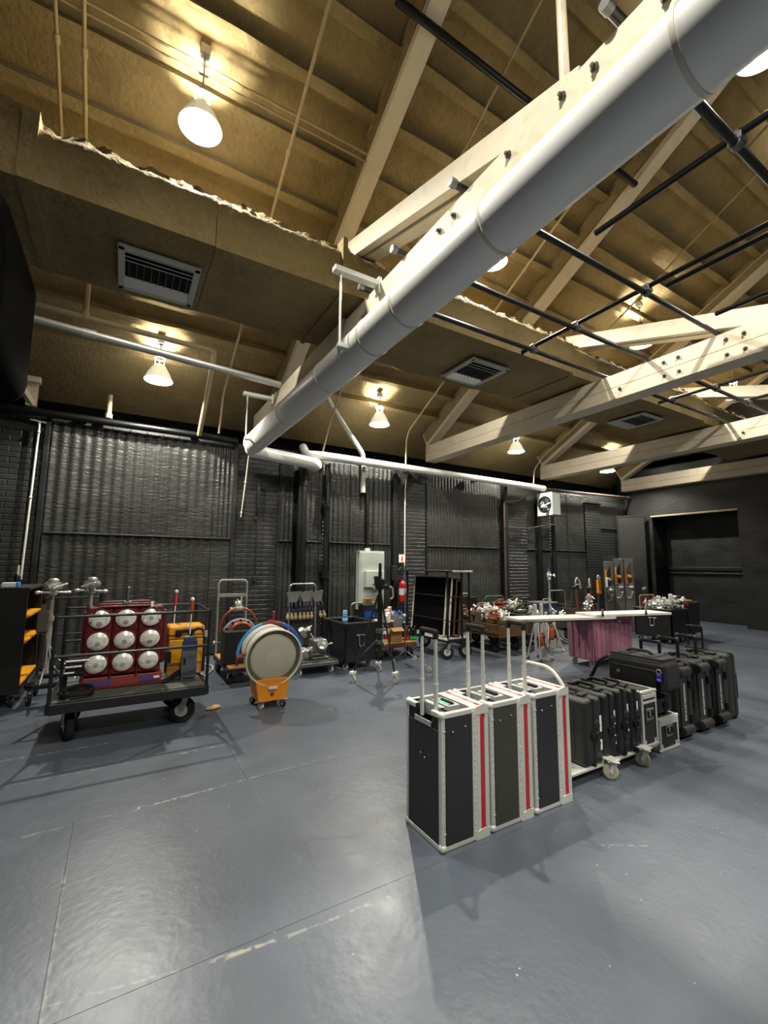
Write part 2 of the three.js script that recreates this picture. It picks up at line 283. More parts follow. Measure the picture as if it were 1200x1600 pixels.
// ================= OVERHEAD =================
// ---- timber roof trusses
const beam = (x0, x1, a, b, depth) => { // rectangular timber in the plane of a truss; a,b = [z, y] of its underside
  const dz = b[0] - a[0], dy = b[1] - a[1], L = Math.hypot(dz, dy), ang = Math.atan2(dy, dz);
  const g = new RoundedBoxGeometry(x1 - x0, depth, L, 1, 0.008).translate(0, depth / 2, 0); g.rotateX(-ang);
  return g.translate((x0 + x1) / 2, (a[1] + b[1]) / 2, (a[0] + b[0]) / 2);
};
const trussNames = ['cream timber roof truss right behind the thick white pipe', 'cream timber roof truss whose bolted chord crosses above the middle of the room', 'cream timber roof truss third from the camera, with seamed chord and brown patch', 'farthest cream timber roof truss, right in front of the black end wall'];
TX.forEach((x, i) => {
  const t = thing('roof_truss', trussNames[i], 'truss');
  const zf = 9.5;
  if (i === 0) part('bottom_chord', [beam(x, x + 0.13, [-7.85, 3.8], [-4.1, 3.8], 0.35), beam(x, x + 0.13, [-4.1, 3.8], [zf, 3.8], 0.3), beam(x + 0.14, x + 0.29, [-7.85, 3.8], [zf, 3.8], 0.33)], M.wood, t);
  else { part('bottom_chord', [beam(x, x + 0.27, [-7.85, 3.965], [zf, 3.965], 0.19)], M.wood, t); part('bottom_chord', [beam(x - 0.008, x + 0.27, [-7.85, 3.79], [zf, 3.79], 0.17)], M.wood, t); }
  part('splice_plate', rb(0.05, 0.3, 2.6, x + 0.3, 3.97, -2.3, 0.01), M.wood, t);
  part('rafter', beam(RX[i], RX[i] + 0.2, [-7.85, rafY(-7.85)], [RIDGE, rafY(RIDGE)], 0.36), M.wood, t);
  part('rafter', beam(RX[i], RX[i] + 0.2, [2 * RIDGE + 7.85, rafY(-7.85)], [RIDGE, rafY(RIDGE)], 0.36), M.wood, t);
  { const up = (a, b) => [[a[0], a[1] + 0.1], [b[0], b[1] + 0.1]]; const [p, q] = up([-7.85, rafY(-7.85)], [RIDGE, rafY(RIDGE)]); part('foam_coating', beam(RX[i] - 0.015, RX[i] + 0.215, p, q, 0.26), M.foam, t, 'tan foam on the rafter sides'); }
  part('diagonal_brace', [beam(x + 0.02, x + 0.1, [-5.3, 5.2], [-1.3, 3.96], 0.2), beam(x + 0.12, x + 0.26, [-5.3, 5.2], [-1.3, 3.94], 0.2)], M.wood, t);
  part('diagonal_brace', beam(x + 0.05, x + 0.25, [-1.3, rafY(-1.3)], [1.9, 4.1], 0.2), M.wood, t);
  part('tie_rod', bar([x + 0.06, 4.1, -1.36], [x + 0.06, rafY(-1.36) + 0.02, -1.36], 0.028), M.wood, t);
  const bz = i === 0 ? [[-2.41, 3.99], [-2.24, 3.99], [-1.72, 4.02], [-1.33, 4.03], [-1.14, 4.0], [-0.8, 3.98]] : [[-3.35, 3.92], [-2.77, 4.06], [-2.77, 3.88], [-2.6, 4.06], [-2.6, 3.88], [-2.1, 4.06], [-2.1, 3.88], [-1.93, 4.06], [-1.93, 3.88]];
  for (const [z, y] of bz) part('bolt', [cy(0.022, 0.022, 0.008, x - 0.012, y, z, 14, 0, 0, Math.PI / 2), cy(0.012, 0.012, 0.03, x - 0.022, y, z, 6, 0, 0, Math.PI / 2)], M.bolt, t);
});
// ---- foam-sprayed air duct with three grilles
{
  const duct = thing('air_duct', 'large foam-sprayed air duct running along the roof beside the long wall', 'duct');
  const lump = (x0, x1, y0, y1, z0, z1, rag) => {
    const nx = Math.round((x1 - x0) / 0.026), g = new THREE.BoxGeometry(x1 - x0, y1 - y0, z1 - z0, nx, 16, 24); g.translate((x0 + x1) / 2, (y0 + y1) / 2, (z0 + z1) / 2);
    const p = g.attributes.position;
    for (let i = 0; i < p.count; i++) {
      let x = p.getX(i), y = p.getY(i), z = p.getZ(i);
      const n1 = fbm(x / 16 + 5, (y + z) / 16 + 5, 24, 3, 81) - 0.5, n2 = fbm(x / 16 + 5, (y * 1.3 - z) / 16 + 5, 210, 3, 87) - 0.5;
      const up = sst(y0 + (y1 - y0) * 0.7, y1, y) * sst(z1 - 0.3, z1, z) * rag;
      const yc = Math.abs(y - y0) < 1e-4 || Math.abs(y - y1) < 1e-4 ? (y > (y0 + y1) / 2 ? 1 : -1) : 0, zc = Math.abs(z - z1) < 1e-4 ? 1 : Math.abs(z - z0) < 1e-4 ? -1 : 0;
      p.setZ(i, z + zc * (n1 * 0.05 + n2 * 0.015) + up * (n2 * 0.07 - 0.12));
      p.setY(i, y + yc * (n1 * 0.05 + n2 * 0.012) + up * (n2 * 0.06));
    }
    g.computeVertexNormals(); return g;
  };
  part('duct_section', lump(-6.4, -0.82, 4.2, 4.8, -4.92, -3.75, 0.4), M.foam, duct);
  part('duct_section', lump(-0.72, 0.52, 4.2, 4.77, -4.92, -3.75, 1), M.foam, duct);
  part('duct_section', lump(0.525, 1.72, 4.2, 4.77, -4.92, -3.755, 1), M.foam, duct);
  part('duct_section', lump(1.76, 5.3, 4.2, 4.77, -4.92, -3.75, 1), M.foam, duct);
  part('duct_section', lump(5.34, 9.2, 4.2, 4.74, -4.92, -3.8, 0.9), M.foam, duct);
  part('duct_section', lump(9.24, 13.1, 4.2, 4.72, -4.92, -3.85, 0.8), M.foam, duct);
  part('duct_flange', [bx(0.1, 0.56, 1.2, -0.77, 4.48, -4.34)], M.foam, duct);
  part('duct_flange', [bx(0.05, 0.6, 1.2, 1.74, 4.485, -4.335)], M.foam, duct);
  const gx = [0.13, 4.05, 7.95], lab = ['grey metal ceiling grille in the foam duct at upper left', 'grey metal ceiling grille in the foam duct right of the thick white pipe', 'grey metal ceiling grille in the foam duct beyond the second truss'];
  gx.forEach((x, i) => {
    const g = thing('air_grille', lab[i], 'vent', [x, 4.15, -4.4]);
    const W = 0.66, D = 0.68;
    part('frame', [rb(W, 0.03, 0.055, 0, 0, D / 2 - 0.03, 0.006), rb(W, 0.03, 0.055, 0, 0, -D / 2 + 0.03, 0.006), rb(0.055, 0.03, D, W / 2 - 0.03, 0, 0, 0.006), rb(0.055, 0.03, D, -W / 2 + 0.03, 0, 0, 0.006)], M.lightGrey, g);
    part('backing', bx(W - 0.06, 0.01, D - 0.06, 0, 0.018, 0), M.matte, g);
    for (const [k, z] of [0.25, 0.19, 0.13, -0.16, -0.22, -0.27].entries()) part('louvre', rb(W - 0.1, 0.006, 0.05, 0, 0.0, z, 0.002, 1, k < 3 ? 0.55 : -0.55), M.alu, g);
    for (let k = 0; k < 9; k++) part('vane', rb(0.006, 0.02, 0.24, -0.24 + k * 0.06, 0.002, -0.015, 0.002, 1), M.dullSteel, g);
  });
}
// ---- high-bay lamps
const lampAt = [];
function makeLamp(label) {
  const t = thing('high_bay_lamp', label, 'lamp', [0, 0, 0], 0, 'high-bay lamps hanging from the roof');
  part('reflector', lathe([[0.055, 0.24], [0.075, 0.235], [0.1, 0.2], [0.145, 0.12], [0.185, 0.03], [0.195, 0.0], [0.19, 0.0], [0.18, 0.03], [0.14, 0.12], [0.095, 0.195], [0.06, 0.228], [0.055, 0.235]], 36), M.shade, t);
  part('bulb', sp(0.055, 0, 0.11, 0, 1, 1.2, 1), M.glow, t);
  part('collar', [ring(0.07, 0.008, 24).rotateX(Math.PI / 2).translate(0, 0.345, 0), bar([0.06, 0.235, 0], [0.07, 0.345, 0], 0.006, 6), bar([-0.06, 0.235, 0], [-0.07, 0.345, 0], 0.006, 6), bar([0, 0.235, 0.06], [0, 0.345, 0.07], 0.006, 6), bar([0, 0.235, -0.06], [0, 0.345, -0.07], 0.006, 6)], M.lightGrey, t);
  part('socket', [cy(0.03, 0.038, 0.06, 0, 0.4, 0, 16), bar([-0.07, 0.345, 0], [0, 0.4, 0], 0.005, 6), bar([0.07, 0.345, 0], [0, 0.4, 0], 0.005, 6)], M.dullSteel, t);
  return t;
}
function lampLights(t) {
  const a = new THREE.PointLight(LAMP_COLOR, LAMP); a.position.set(0, 0.11, 0); a.shadow.radius = 2.2; a.castShadow = true; a.name = numbered('lamp_light'); t.add(a);
  const b = new THREE.PointLight(LAMP_COLOR, LAMP * LEAK); b.position.set(0, 0.28, 0); b.shadow.radius = 1.2; b.castShadow = true; b.name = numbered('lamp_uplight'); t.add(b);
}
function stem(t, y) { const top = rafY(t.position.z) + 0.37; part('hanger', [bar([0, 0.43, 0], [0, top - y, 0], 0.007, 8), rb(0.09, 0.1, 0.09, 0, top - y - 0.07, 0, 0.008)], M.lightGrey, t); }
{
  const P = [ // x, height, z, label
    [0.38, 5.62, -4.13, 'bright high-bay lamp at upper left, hung above the foam duct near the camera'],
    [4.18, 5.69, -4.13, 'bright high-bay lamp just right of the thick white pipe, behind the black pipe grid'],
    [8.05, 5.6, -4.25, 'bright high-bay lamp above the second truss, behind the black pipe grid'],
    [4.24, 5.7, -1.13, 'very bright high-bay lamp cut off by the top right corner of the photo'],
    [0.31, 4.2, -7.15, 'high-bay lamp under the foam duct at left, above the corrugated bay'],
    [4.15, 4.2, -7.2, 'high-bay lamp between the grey diagonal pipe and the second truss'],
    [7.95, 4.2, -7.25, 'high-bay lamp under the bolted second truss chord near the long wall'],
    [11.8, 4.2, -7.4, 'small far high-bay lamp beneath the third truss chord'],
    [11.9, 5.4, -4.3, 'far high-bay lamp mostly hidden behind the second truss chord at the right edge'],
  ];
  for (const [x, y, z, l] of P) { const t = makeLamp(l); t.position.set(x, y, z); stem(t, y); lampLights(t); }
  for (const [x, y, z] of [[0.35, 5.7, -0.6], [8.05, 5.7, -1.13], [0.35, 5.7, 3.5], [4.2, 5.7, 3.5], [8.05, 5.7, 3.5]]) { const t = makeLamp('high-bay lamp out of view behind the camera'); t.position.set(x, y, z); stem(t, y); lampLights(t); }
}
// ---- thick white pipe with elbows, and the wall mains
{
  const R = 0.165, t = thing('white_drain_pipe', 'thick white pipe running under the nearest truss to an elbow at the wall', 'pipe');
  part('pipe_run', pipe([[1.745, 3.45, 6], [1.745, 3.45, -7.15]], R, 0.1, 32), M.whitePipe, t);
  for (const z of [-0.66, -1.68, -2.62, -3.15, -4.1, -5.4]) part('coupling', cy(R + 0.005, R + 0.005, 0.02, 1.745, 3.45, z, 40, Math.PI / 2), M.cream, t);
  part('elbow_run', pipe([[1.745, 3.45, -7.05], [1.745, 3.38, -7.35], [2.98, 3.31, -7.42], [2.98, 3.31, -7.65]], 0.11, 0.12, 24), M.whitePipe, t);
  for (const z of [-3.35, -6.72]) part('pipe_hanger', [bar([1.52, 3.38, z], [1.52, 4.08, z], 0.011, 10), rb(0.46, 0.05, 0.08, 1.68, 4.1, z, 0.006), rb(0.03, 0.16, 0.09, 1.9, 4.08, z, 0.006), rb(0.1, 0.05, 0.06, 1.55, 3.4, z, 0.01)], M.aluPaint, t);
  for (const z of [-3.95, -5.4, -6.6]) part('pipe_bracket', [rb(0.3, 0.03, 0.06, 1.95, 3.73, z, 0.005), rb(0.03, 0.2, 0.06, 2.07, 3.68, z, 0.005), cy(0.02, 0.02, 0.06, 2.07, 3.62, z, 10)], M.cream, t);
  const w = thing('wall_pipe', 'slimmer white pipe running along the top of the long black wall', 'pipe');
  part('pipe_run', pipe([[2.85, 3.72, -7.86], [2.85, 3.54, -7.68], [3.1, 3.54, -7.62], [9.35, 3.5, -7.62]], 0.075, 0.1, 24), M.whitePipe, w);
  part('pipe_clip', [rb(0.03, 0.18, 0.2, 5.1, 3.53, -7.7, 0.005), rb(0.03, 0.18, 0.2, 7.0, 3.52, -7.7, 0.005)], M.blackPipe, w);
  const b = solo('wall_pipe', 'black pipe along the top of the wall above the tall corrugated bay', 'pipe', [bar([-6, 3.63, -7.76], [1.62, 3.62, -7.76], 0.055, 16), rb(0.05, 0.1, 0.14, -0.6, 3.64, -7.83, 0.005), rb(0.05, 0.1, 0.14, 0.9, 3.63, -7.83, 0.005)], M.darkPipe);
  solo('wall_pipe', 'thin brown pipe along the wall top beyond the white wall pipe', 'pipe', [bar([9.3, 3.5, -7.7], [13.25, 3.6, -7.7], 0.035, 12), sp(0.06, 13.25, 3.6, -7.7)], M.rust);
}
// ---- painted sprinkler branches, following the roof slope
{
  const follow = (x, z0, z1, drop = 0.02, end) => { const q = [[x, rafY(z0) - drop, z0], [x, rafY(z1) - drop, z1]]; if (end) q.push(...end); return q; };
  const B = [
    ['tan sprinkler branch pipe slanting down in front of the foam duct beside the nearest truss', follow(1.3, 1.2, -7.5, 0.02, [[1.3, 3.7, -7.74]]), 0.018],
    ['tan sprinkler branch pipe rising straight at upper left behind the foam duct', follow(-0.58, 0.8, -5.1), 0.018],
    ['faint tan sprinkler branch pipe at far upper left beside the duct flange', follow(-0.78, 0, -5.0), 0.016],
    ['tan sprinkler branch pipe right of the lamp between the white pipe and second truss', follow(5.04, 0.5, -7.5, 0.02, [[5.04, 4.1, -7.6], [5.04, 3.6, -7.62]]), 0.018],
    ['thin tan sprinkler branch pipe crossing above the thick white pipe', follow(3.2, 1.2, -6.9, 0.02, [[3.2, 4.2, -7.35], [3.15, 3.62, -7.6]]), 0.015],
    ['thin tan sprinkler branch pipe right of the second truss rafter', follow(7.55, 0.5, -5.6), 0.015],
    ['thin tan sprinkler branch pipe near the right edge past the third rafter', follow(9.2, 0, -7.5, 0.02, [[9.0, 3.95, -7.62], [8.95, 3.55, -7.62]]), 0.015],
  ];
  for (const [l, p, r] of B) { const t = thing('sprinkler_branch', l, 'pipe'); part('pipe_run', pipe(p, r, 0.08, 10), M.tanPipe, t); part('coupling', bar([p[0][0], rafY(-4.3) - 0.02, -4.3], [p[0][0], rafY(-4.36) - 0.02, -4.36], r + 0.009, 10), M.tanPipe, t); }
  solo('sprinkler_drop', 'short tan pipe standing on the black wall-top pipe at left', 'pipe', [bar([-0.3, 3.68, -7.76], [-0.3, 4.05, -7.76], 0.035, 12), cy(0.05, 0.05, 0.07, -0.3, 3.72, -7.76, 12)], M.tanPipe);
  solo('ceiling_pipe', 'straight pale galvanised pipe under the duct at left', 'pipe', [bar([-3.5, 4.45, -6.3], [1.9, 4.18, -6.3], 0.05, 20), bar([-0.58, 4.3, -6.3], [-0.44, 4.295, -6.3], 0.062, 20)], M.galv);
  const t = thing('ceiling_pipe', 'tan pipe that runs above the galvanised one and bends down to the wall', 'pipe');
  part('pipe_run', pipe([[-3.5, 4.72, -6.6], [0.99, 4.6, -6.6], [0.99, 4.45, -6.7], [0.99, 3.62, -7.72]], 0.038, 0.06, 14), M.tanPipe, t);
  part('riser', [bar([-0.6, 4.7, -6.6], [-0.6, 5.1, -6.6], 0.032, 12), cy(0.05, 0.05, 0.1, -0.6, 4.66, -6.6, 12)], M.tanPipe, t);
  solo('conduit', 'grey diagonal pipe dropping from the nearest truss to the wall', 'pipe', [pipe([[3.0, 4.75, -7.3], [3.3, 4.55, -7.6], [4.08, 3.74, -7.76], [4.12, 3.6, -7.79], [4.12, 3.1, -7.8]], 0.05, 0.08, 14), cy(0.06, 0.06, 0.22, 4.12, 3.05, -7.8, 16)], M.greyPipe);
  solo('conduit', 'thin twin conduit strung along the purlins behind the upper left lamp', 'conduit', [bar([-6, rafY(-4.1) + 0.1, -4.1], [RX[0], rafY(-4.1) + 0.1, -4.1], 0.012, 8), bar([-6, rafY(-4.14) + 0.06, -4.14], [RX[0], rafY(-4.14) + 0.06, -4.14], 0.01, 8)], M.tanPipe);
}
// ---- black hanging pipe grid resting on the truss chords
{
  const zs = [-3.58, -2.97, -2.19, -1.03], y = 4.185;
  const zl = ['nearest to the foam duct', 'second from the foam duct', 'third from the foam duct', 'closest to the top right corner'];
  zs.forEach((z, i) => { const t = thing('grid_pipe', `long grey steel grid pipe laid across the trusses, ${zl[i]}`, 'pipe'); part('pipe_run', bar([1.82, y, z], [13.2, y, z], 0.026, 14), M.gridPipe, t); part('end_cap', cy(0.032, 0.032, 0.05, 1.84, y, z, 14, 0, 0, Math.PI / 2), M.dullSteel, t); });
  const X = [[3.2, -2.0, 'crossing under the very bright corner lamp'], [4.28, -4.1, 'in front of the second truss with three clamps'], [4.42, -2.06, 'short free end left of the second truss'], [5.39, -2.05, 'dark free end just above the second truss chord'], [7.6, -4.0, 'chromed length beyond the second truss chord'], [6.9, -3.3, 'directly behind the bolted second truss chord'], [8.7, -3.2, 'beyond the second truss with blue tape'], [10.2, -3.0, 'with a blue painted end near the right edge']];
  const yc = y + 0.053;
  X.forEach(([x, z0, l], i) => {
    const t = thing('cross_pipe', `black cross pipe of the ceiling grid ${l}`, 'pipe');
    part('pipe_run', bar([x, yc, z0], [x, yc, 4], 0.024, 14), i < 4 ? M.darkPipe : i === 7 ? M.navy : M.gridPipe, t);
    for (const z of zs) if (z > z0 + 0.02) part('pipe_clamp', [cy(0.036, 0.036, 0.06, x, yc, z, 14, Math.PI / 2), cy(0.036, 0.036, 0.06, x, y, z, 14, 0, 0, Math.PI / 2), rb(0.09, 0.05, 0.03, x + 0.01, y + 0.027, z + 0.03, 0.006), cy(0.01, 0.01, 0.09, x + 0.03, y + 0.02, z + 0.03, 6)], M.dullSteel, t);
    if (i === 6 || i === 5) part('tape_band', bar([x, yc, -2.5], [x, yc, -2.32], 0.026, 14), M.skyBlue, t);
  });
  solo('grid_pipe', 'dark bar fixed across the purlins behind the nearest rafter', 'pipe', bar([RX[0] - 0.3, rafY(-2.99) - 0.03, -2.99], [RX[1], rafY(-2.99) - 0.03, -2.99], 0.04, 12), M.darkPipe);
}
// ---- black wrapped unit hanging at the upper left edge
{
  const t = thing('hanging_unit', 'black wrapped box-shaped unit hanging at the upper left edge of the photo', 'heater');
  const g = new RoundedBoxGeometry(1.3, 1.18, 1.35, 4, 0.2).translate(-1.42, 3.36, -4.08); part('cover', g, M.dead, t);
  part('hanger', [bar([-1.1, 3.9, -3.7], [-1.1, 4.19, -3.8], 0.012, 8), bar([-1.9, 3.9, -4.4], [-1.9, 4.19, -4.4], 0.012, 8)], M.dullSteel, t);
  const s = thing('wall_bracket', 'pale timber bracket high on the wall at the left edge under the black unit', 'bracket', [-1.25, 3.72, -7.55]);
  part('upright', sq([0.0, 0, -0.3], [0.0, 0.42, -0.3], 0.12, 0.1), M.wood, s); part('strut', sq([0.02, 0.02, -0.28], [-0.25, 0.42, 0.05], 0.07, 0.07), M.wood, s);
  part('crosspiece', sq([-0.4, 0.36, -0.2], [0.1, 0.36, -0.2], 0.1, 0.08), M.wood, s);
}

// ================= FOREGROUND CASES =================
function label(name, w, h, draw, parent, at, rot = [0, 0, 0], px = 512) { // flat print on a thin plate
  const c = document.createElement('canvas'); c.width = Math.max(8, Math.round(w >= h ? px : px * w / h)); c.height = Math.max(8, Math.round(w >= h ? px * h / w : px));
  draw(c.getContext('2d'), c.width, c.height); const t = new THREE.CanvasTexture(c); t.colorSpace = THREE.SRGBColorSpace;
  const m = new THREE.Mesh(new THREE.PlaneGeometry(w, h), std(0xffffff, 0.5, 0, { map: t })); m.name = numbered(name); m.position.set(...at); m.rotation.set(...rot); m.castShadow = m.receiveShadow = true; parent.add(m); return m;
}
function ballCorner(x, y, z, sx, sy, sz, r = 0.022) { // case corner with plates along three edges
  return [sp(r, x + sx * 0.002, y + sy * 0.002, z + sz * 0.002), rb(0.05, 0.05, 0.004, x - sx * 0.018, y - sy * 0.018, z + sz * 0.004, 0.002, 1), rb(0.004, 0.05, 0.05, x + sx * 0.004, y - sy * 0.018, z - sz * 0.018, 0.002, 1), rb(0.05, 0.004, 0.05, x - sx * 0.018, y + sy * 0.004, z - sz * 0.018, 0.002, 1)];
}
function flightCase(lab, pos, panelMat, tape, worn) {
  const W = 0.334, H = 0.695, D = 0.335, t = thing('flight_case', lab, 'case', pos, 0, 'upright black flight cases with aluminium edges');
  const z0 = -D, z1 = 0, e = 0.024;
  // body of the case around a notch for the pull handle
  part('body', [bx(W - 0.01, H - 0.075, D - 0.01, W / 2, (H - 0.075) / 2 + 0.01, -D / 2), bx(W - 0.075, 0.06, D - 0.01, (W + 0.062) / 2, H - 0.036, -D / 2), bx(0.066, 0.06, 0.09, 0.038, H - 0.036, -0.05), bx(0.066, 0.06, 0.085, 0.038, H - 0.036, -D + 0.048)], M.satin, t);
  part('front_panel', rb(0.185, H - 0.05, 0.006, 0.122, H / 2, -0.001, 0.002, 1), panelMat, t);
  part('side_panel', rb(0.006, H - 0.12, D - 0.04, 0.001, (H - 0.06) / 2, -D / 2, 0.002, 1), M.laminate, t);
  part('top_panel', rb(0.145, 0.006, D - 0.04, 0.148, H - 0.003, -D / 2, 0.002, 1), M.laminateWorn, t);
  // aluminium angle along the edges
  const A = [];
  for (const z of [z0, z1]) for (const x of [0, W]) A.push(rb(e, H - 0.02, 0.005, x ? W - e / 2 : e / 2, H / 2, z + (z ? 0.001 : 0) * 1, 0.002, 1), rb(0.005, H - 0.02, e, x, H / 2, z ? z0 + e / 2 : -e / 2, 0.002, 1));
  for (const z of [z0, z1]) for (const y of [0.012, H]) A.push(rb(W - 0.02, e, 0.005, W / 2, y ? (y > 0.1 ? H - e / 2 : e / 2 + 0.004) : 0, z, 0.002, 1), rb(W - 0.02, 0.005, e, W / 2, y > 0.1 ? H : 0.008, z ? z0 + e / 2 : -e / 2, 0.002, 1));
  for (const x of [0, W]) A.push(rb(0.005, e, D - 0.02, x, e / 2 + 0.004, -D / 2, 0.002, 1), rb(e, 0.005, D - 0.02, x ? W - e / 2 : e / 2, 0.008, -D / 2, 0.002, 1));
  A.push(rb(0.005, e, D - 0.02, W, H - e / 2, -D / 2, 0.002, 1), rb(e, 0.005, D - 0.02, W - e / 2, H, -D / 2, 0.002, 1), rb(e, 0.005, 0.085, e / 2, H, -0.05, 0.002, 1), rb(e, 0.005, 0.08, e / 2, H, -D + 0.05, 0.002, 1), rb(0.005, e, 0.085, 0, H - e / 2, -0.05, 0.002, 1), rb(0.005, e, 0.08, 0, H - e / 2, -D + 0.05, 0.002, 1));
  part('edge_trim', A, M.alu, t);
  // lid extrusions, red tape on front and top
  part('lid_trim', [rb(0.034, H - 0.02, 0.008, 0.232, H / 2, 0.001, 0.002, 1), rb(0.022, H - 0.02, 0.007, 0.262, H / 2, 0.0, 0.002, 1), rb(0.03, H - 0.02, 0.008, 0.322, H / 2, 0.0, 0.002, 1), rb(0.028, H - 0.02, 0.004, 0.286, H / 2, -0.001, 0.001, 1), rb(0.115, 0.008, D - 0.01, 0.282, H + 0.0005, -D / 2, 0.002, 1), rb(0.006, H - 0.03, D - 0.03, W, H / 2, -D / 2, 0.002, 1)], M.aluPaint, t);
  part('red_stripe', [rb(0.024, H - 0.09, 0.006, 0.289, H / 2 - 0.005, 0.002, 0.002, 1), ext([[-0.012, 0], [0.012, 0], [0, 0.03]], 0.004).translate(0.289, H - 0.052, -0.002), ext([[-0.012, 0], [0.012, 0], [0.012, -0.012], [0.004, -0.022], [-0.012, -0.012]], 0.004).translate(0.289, 0.042, -0.002)], M.red, t, 'red stripe along the lid seam');
  part('red_stripe', [rb(0.008, 0.004, D - 0.07, 0.289, H + 0.005, -D / 2, 0.001, 1), rb(0.022, 0.004, 0.035, 0.289, H + 0.005, -0.04, 0.001, 1), rb(0.022, 0.004, 0.03, 0.289, H + 0.005, -D + 0.035, 0.001, 1)], M.red, t);
  const C = []; for (const x of [0.012, W - 0.012]) for (const y of [0.022, H - 0.012]) for (const z of [-D + 0.012, -0.012]) { if (x > 0.1 && z > -0.1) continue; C.push(...ballCorner(x, y, z, x < 0.1 ? -1 : 1, y < 0.1 ? -1 : 1, z > -0.1 ? 1 : -1)); }
  for (const y of [0.024, H - 0.014]) C.push(ext([[-0.045, -0.022], [0.055, -0.022], [0.055, 0.022], [0.02, 0.03], [-0.03, 0.02]], 0.005, 0.001).translate(W - 0.055, y, 0.001));
  part('corner_guard', C, M.aluPaint, t);
  const R = []; for (let i = 0; i < 17; i++) R.push(sp(0.004, 0.232, 0.05 + i * 0.037, 0.005), sp(0.0035, 0.014, 0.05 + i * 0.037, 0.003));
  for (const [x, y] of [[0.075, H - 0.1], [0.165, H - 0.085], [0.31, H - 0.05], [0.31, 0.06], [0.02, H - 0.09], [0.02, 0.09]]) R.push(sp(0.0055, x, y, 0.004));
  part('rivet', R, M.steel, t);
  part('side_rivet', [sp(0.004, -0.003, 0.44, -0.19), sp(0.004, -0.003, 0.425, -0.15)], M.steel, t);
  // pull handle set in its channel
  part('handle_channel', [rb(0.07, 0.006, 0.15, 0.033, H - 0.068, -0.168, 0.002, 1), rb(0.006, 0.07, 0.15, 0.07, H - 0.032, -0.168, 0.002, 1), rb(0.005, 0.03, 0.155, -0.003, H - 0.075, -0.168, 0.002, 1), rb(0.02, 0.005, 0.165, 0.082, H + 0.003, -0.168, 0.002, 1)], std(0xb9c6c6, 0.4, 0.55), t);
  const th = part('pull_handle', [rb(0.028, 0.03, 0.15, 0.032, 1.12, -0.155, 0.012, 3), rb(0.03, 0.05, 0.03, 0.032, 1.105, -0.088, 0.01, 2), rb(0.03, 0.05, 0.03, 0.032, 1.105, -0.222, 0.01, 2)], M.matte, t);
  for (const z of [-0.088, -0.222]) part('pole', [cy(0.0125, 0.0125, 0.2, 0.032, 0.73, z, 16), cy(0.0112, 0.0112, 0.16, 0.032, 0.9, z, 16), cy(0.0098, 0.0098, 0.14, 0.032, 1.04, z, 16), cy(0.0135, 0.0135, 0.012, 0.032, 0.83, z, 16), cy(0.0122, 0.0122, 0.01, 0.032, 0.975, z, 16)], M.alu, th);
  const dish = part('recessed_handle', [rb(0.012, 0.006, 0.15, 0.128, H + 0.001, -0.165, 0.002, 1), rb(0.012, 0.006, 0.15, 0.196, H + 0.001, -0.165, 0.002, 1), rb(0.07, 0.006, 0.014, 0.162, H + 0.001, -0.095, 0.002, 1), rb(0.07, 0.006, 0.014, 0.162, H + 0.001, -0.235, 0.002, 1)], M.alu, t);
  part('grip', [rb(0.022, 0.012, 0.105, 0.172, H + 0.006, -0.165, 0.006, 2)], M.matte, dish);
  if (tape) part('tape_label', rb(0.026, 0.003, 0.11, 0.141, H + 0.004, -0.165, 0.001, 1), std(0x3fae8e, 0.5), t, 'teal tape beside the handle');
  return t;
}
flightCase('nearest upright black flight case with teal tape by its top handle', [1.55, 0, -1.99], M.laminate, true);
flightCase('middle upright flight case of the front three, with a worn greyer front panel', [1.912, 0, -1.995], M.laminateWorn, false);
flightCase('rearmost upright flight case of the front three, beside the white cart hoop', [2.274, 0, -1.995], M.laminate, false);

// caster: fork (part) with its wheel (sub-part)
function caster(parent, x, z, top, r, w, turn = 0, tyre = M.rubber, hub = M.lightGrey, fork = M.steel, name = 'caster') {
  const c = Math.cos(turn), s = Math.sin(turn), T = g => g.rotateY(turn).translate(x, 0, z), f = [];
  const off = r * 0.35;
  f.push(T(rb(w + 0.05, 0.006, w + 0.05, 0, top - 0.004, 0, 0.002, 1)), T(cy(0.02, 0.024, 0.02, 0, top - 0.016, 0, 16)));
  for (const k of [-1, 1]) f.push(T(sq([k * (w / 2 + 0.006), top - 0.024, 0], [k * (w / 2 + 0.006), r, -off], 0.005, Math.min(0.05, r * 0.5))));
  f.push(T(rb(w + 0.018, 0.006, 0.05, 0, top - 0.026, 0, 0.002, 1)), T(bar([-w / 2 - 0.014, r, -off], [w / 2 + 0.014, r, -off], 0.008, 10)));
  const p = part(name, f, fork, parent);
  const wh = part('wheel', T(lathe([[r * 0.5, -w * 0.5], [r * 0.86, -w * 0.5], [r * 0.97, -w * 0.36], [r, -w * 0.14], [r, w * 0.14], [r * 0.97, w * 0.36], [r * 0.86, w * 0.5], [r * 0.5, w * 0.5]], 32).rotateZ(Math.PI / 2).translate(0, r, -off)), tyre, p);
  part('hub', [T(lathe([[0, -w * 0.52], [r * 0.2, -w * 0.52], [r * 0.24, -w * 0.36], [r * 0.46, -w * 0.36], [r * 0.54, -w * 0.5], [r * 0.54, w * 0.5], [r * 0.46, w * 0.36], [r * 0.24, w * 0.36], [r * 0.2, w * 0.52], [0, w * 0.52]], 24).rotateZ(Math.PI / 2).translate(0, r, -off))], hub, p);
  return p;
}
